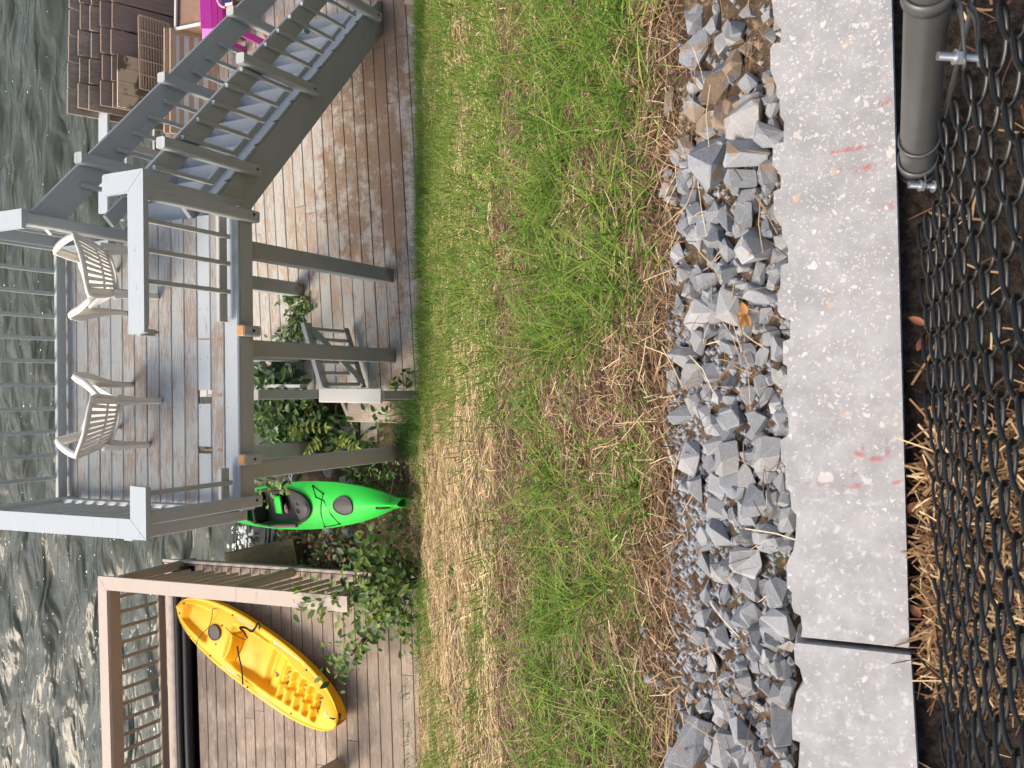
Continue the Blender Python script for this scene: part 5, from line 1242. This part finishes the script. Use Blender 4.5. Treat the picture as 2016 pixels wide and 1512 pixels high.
plant('weeds', 'green weeds growing around the bow of the green kayak', 'weeds', A3(770, 955, -.05),
      [[A3(740, 945, .1), A3(720, 950, .1)], [A3(760, 940, .1), A3(770, 925, .1)], [A3(790, 975, .1), A3(800, 980, .1)], [A3(780, 1010, 0), A3(770, 1030, .05)], [A3(700, 930, 0), A3(690, 945, 0)], [A3(790, 1040, .05), A3(800, 1060, .1)]], 100, .06, ['leaf_dark', 'leaf', 'leaf'], 7, .09, extra=300)
plant('gate_weeds', 'broad-leaved weeds at the foot of the gate fence', 'weeds', A3(800, 770, -.05), [[A3(780, 760, .15), A3(785, 745, .2)], [A3(800, 755, .1), A3(805, 738, .12)], [A3(760, 815, .0), A3(740, 805, .1)]], 40, .07, ['leaf_dark', 'leaf'], 8, .05)
rr = random.Random(77)
for i in range(12):
    x, y = [(1085, 650), (1010, 1040), (1020, 795), (960, 420), (950, 525), (1005, 470), (900, 1120), (905, 1190), (1040, 830), (930, 480), (890, 60), (870, 560)][i]
    P = onground(x, y); wd_ = thing('weed', ['small weed on the near bank, lowest by its crest', 'small weed on the crest above the green kayak', 'small weed on the crest above the gate', 'small weed on the lower bank above the raised deck posts', 'small weed on the lower bank above the front railing', 'small weed on the crest above the front railing', 'small weed on the golden straw above the shrub', 'small weed on the golden straw above the yellow kayak bow', 'small weed on the near bank above the white fence top', 'small weed on the lower bank above the rear deck post', 'small weed near the corner timber', 'small weed in the fringe above the middle deck post'][i], 'weed', tuple(P), 'weeds on the bank')
    for k in range(7):
        a = rr.uniform(0, 6.28); leaf(wd_, P+V3((rr.gauss(0, .015), rr.gauss(0, .015), .03+.008*k)), V3((math.cos(a), math.sin(a), .3)), rr.uniform(.016, .034)*(1 if x > 1000 else 2.0), 'leaf', rr)
P = onground(1478, 622)
dl = thing('dry_leaf', 'curled orange-brown dry leaf lying on the grey rocks', 'leaf', tuple(P))
for a, sz in ((2.8, .034), (3.6, .03), (.4, .03), (1.6, .022), (2.2, .026)): leaf(dl, P+V3((0, 0, .045)), V3((math.cos(a), math.sin(a)*.8, .25)), sz, 'leaf_dry', rr)
for i, (x, y) in enumerate(((1806, 690), (1822, 640), (1800, 1150), (1835, 1175), (1812, 1215), (1905, 1010), (1890, 1230), (1810, 990))):
    P = at(x, y, 6.19); o = leaf(None, P, V3((rr.gauss(0, 1), rr.gauss(0, 1), .1)), rr.uniform(.024, .045), 'leaf_brown', rr)
    o.name = 'fallen_leaf'; tag(o, 'reddish-brown fallen leaf ' + ['beside the wall, nearest the fence post', 'in shaded soil just off the wall', 'against the wall, upper of two near the joint', 'in straw above the block joint', 'in straw against the wall just above the joint', 'deep under the wire mesh, mid-fence', 'deep under the wire mesh, near the joint', 'against the wall below the second red marks'][i], 'leaf', 'fallen leaves under the fence')

# ------------------------------------------------------------------ shore stones, timber
a, b = at(452, 1113, -.72), at(588, 1085, -.42)
tag(MB().beam(a, b, .34, .10, ch=.02).build('mossy_timber', M['moss']), 'mossy olive-brown timber slab beside the brown deck at the shore', 'timber')
rr = random.Random(5)
for i in range(34):
    X = rr.uniform(-1.75, -.25); Y = rr.uniform(6.0, 8.3); s_r = rr.uniform(.12, .34)
    if i < 8: X, Y, s_r = rr.uniform(-1.95, -1.3), rr.uniform(6.5, 7.9), rr.uniform(.2, .4)
    o = bpy.data.objects.new('shore_stone', rr.choice(RM)); COL.objects.link(o); o.scale = (s_r, s_r*rr.uniform(.7, 1.1), s_r*.6); o.rotation_euler = (rr.uniform(-.4, .4), rr.uniform(-.4, .4), rr.uniform(0, 6.3))
    o.location = (X, Y, float(gz(X, Y))+s_r*.1); tag(o, 'rough brown-grey stone on the shore between the two decks', 'stone', 'stones on the shore')
mb = MB()
for k in range(90):
    P = at(rr.gauss(480, 12), rr.uniform(1035, 1100), -1.0); mb.ball((P[0], P[1], -.96), rr.uniform(.006, .024), 6, 4, (1.5, 1, .4))
tag(mb.build('wave_foam', M['foam']), 'white wave foam breaking on the shore stones', kind='stuff')
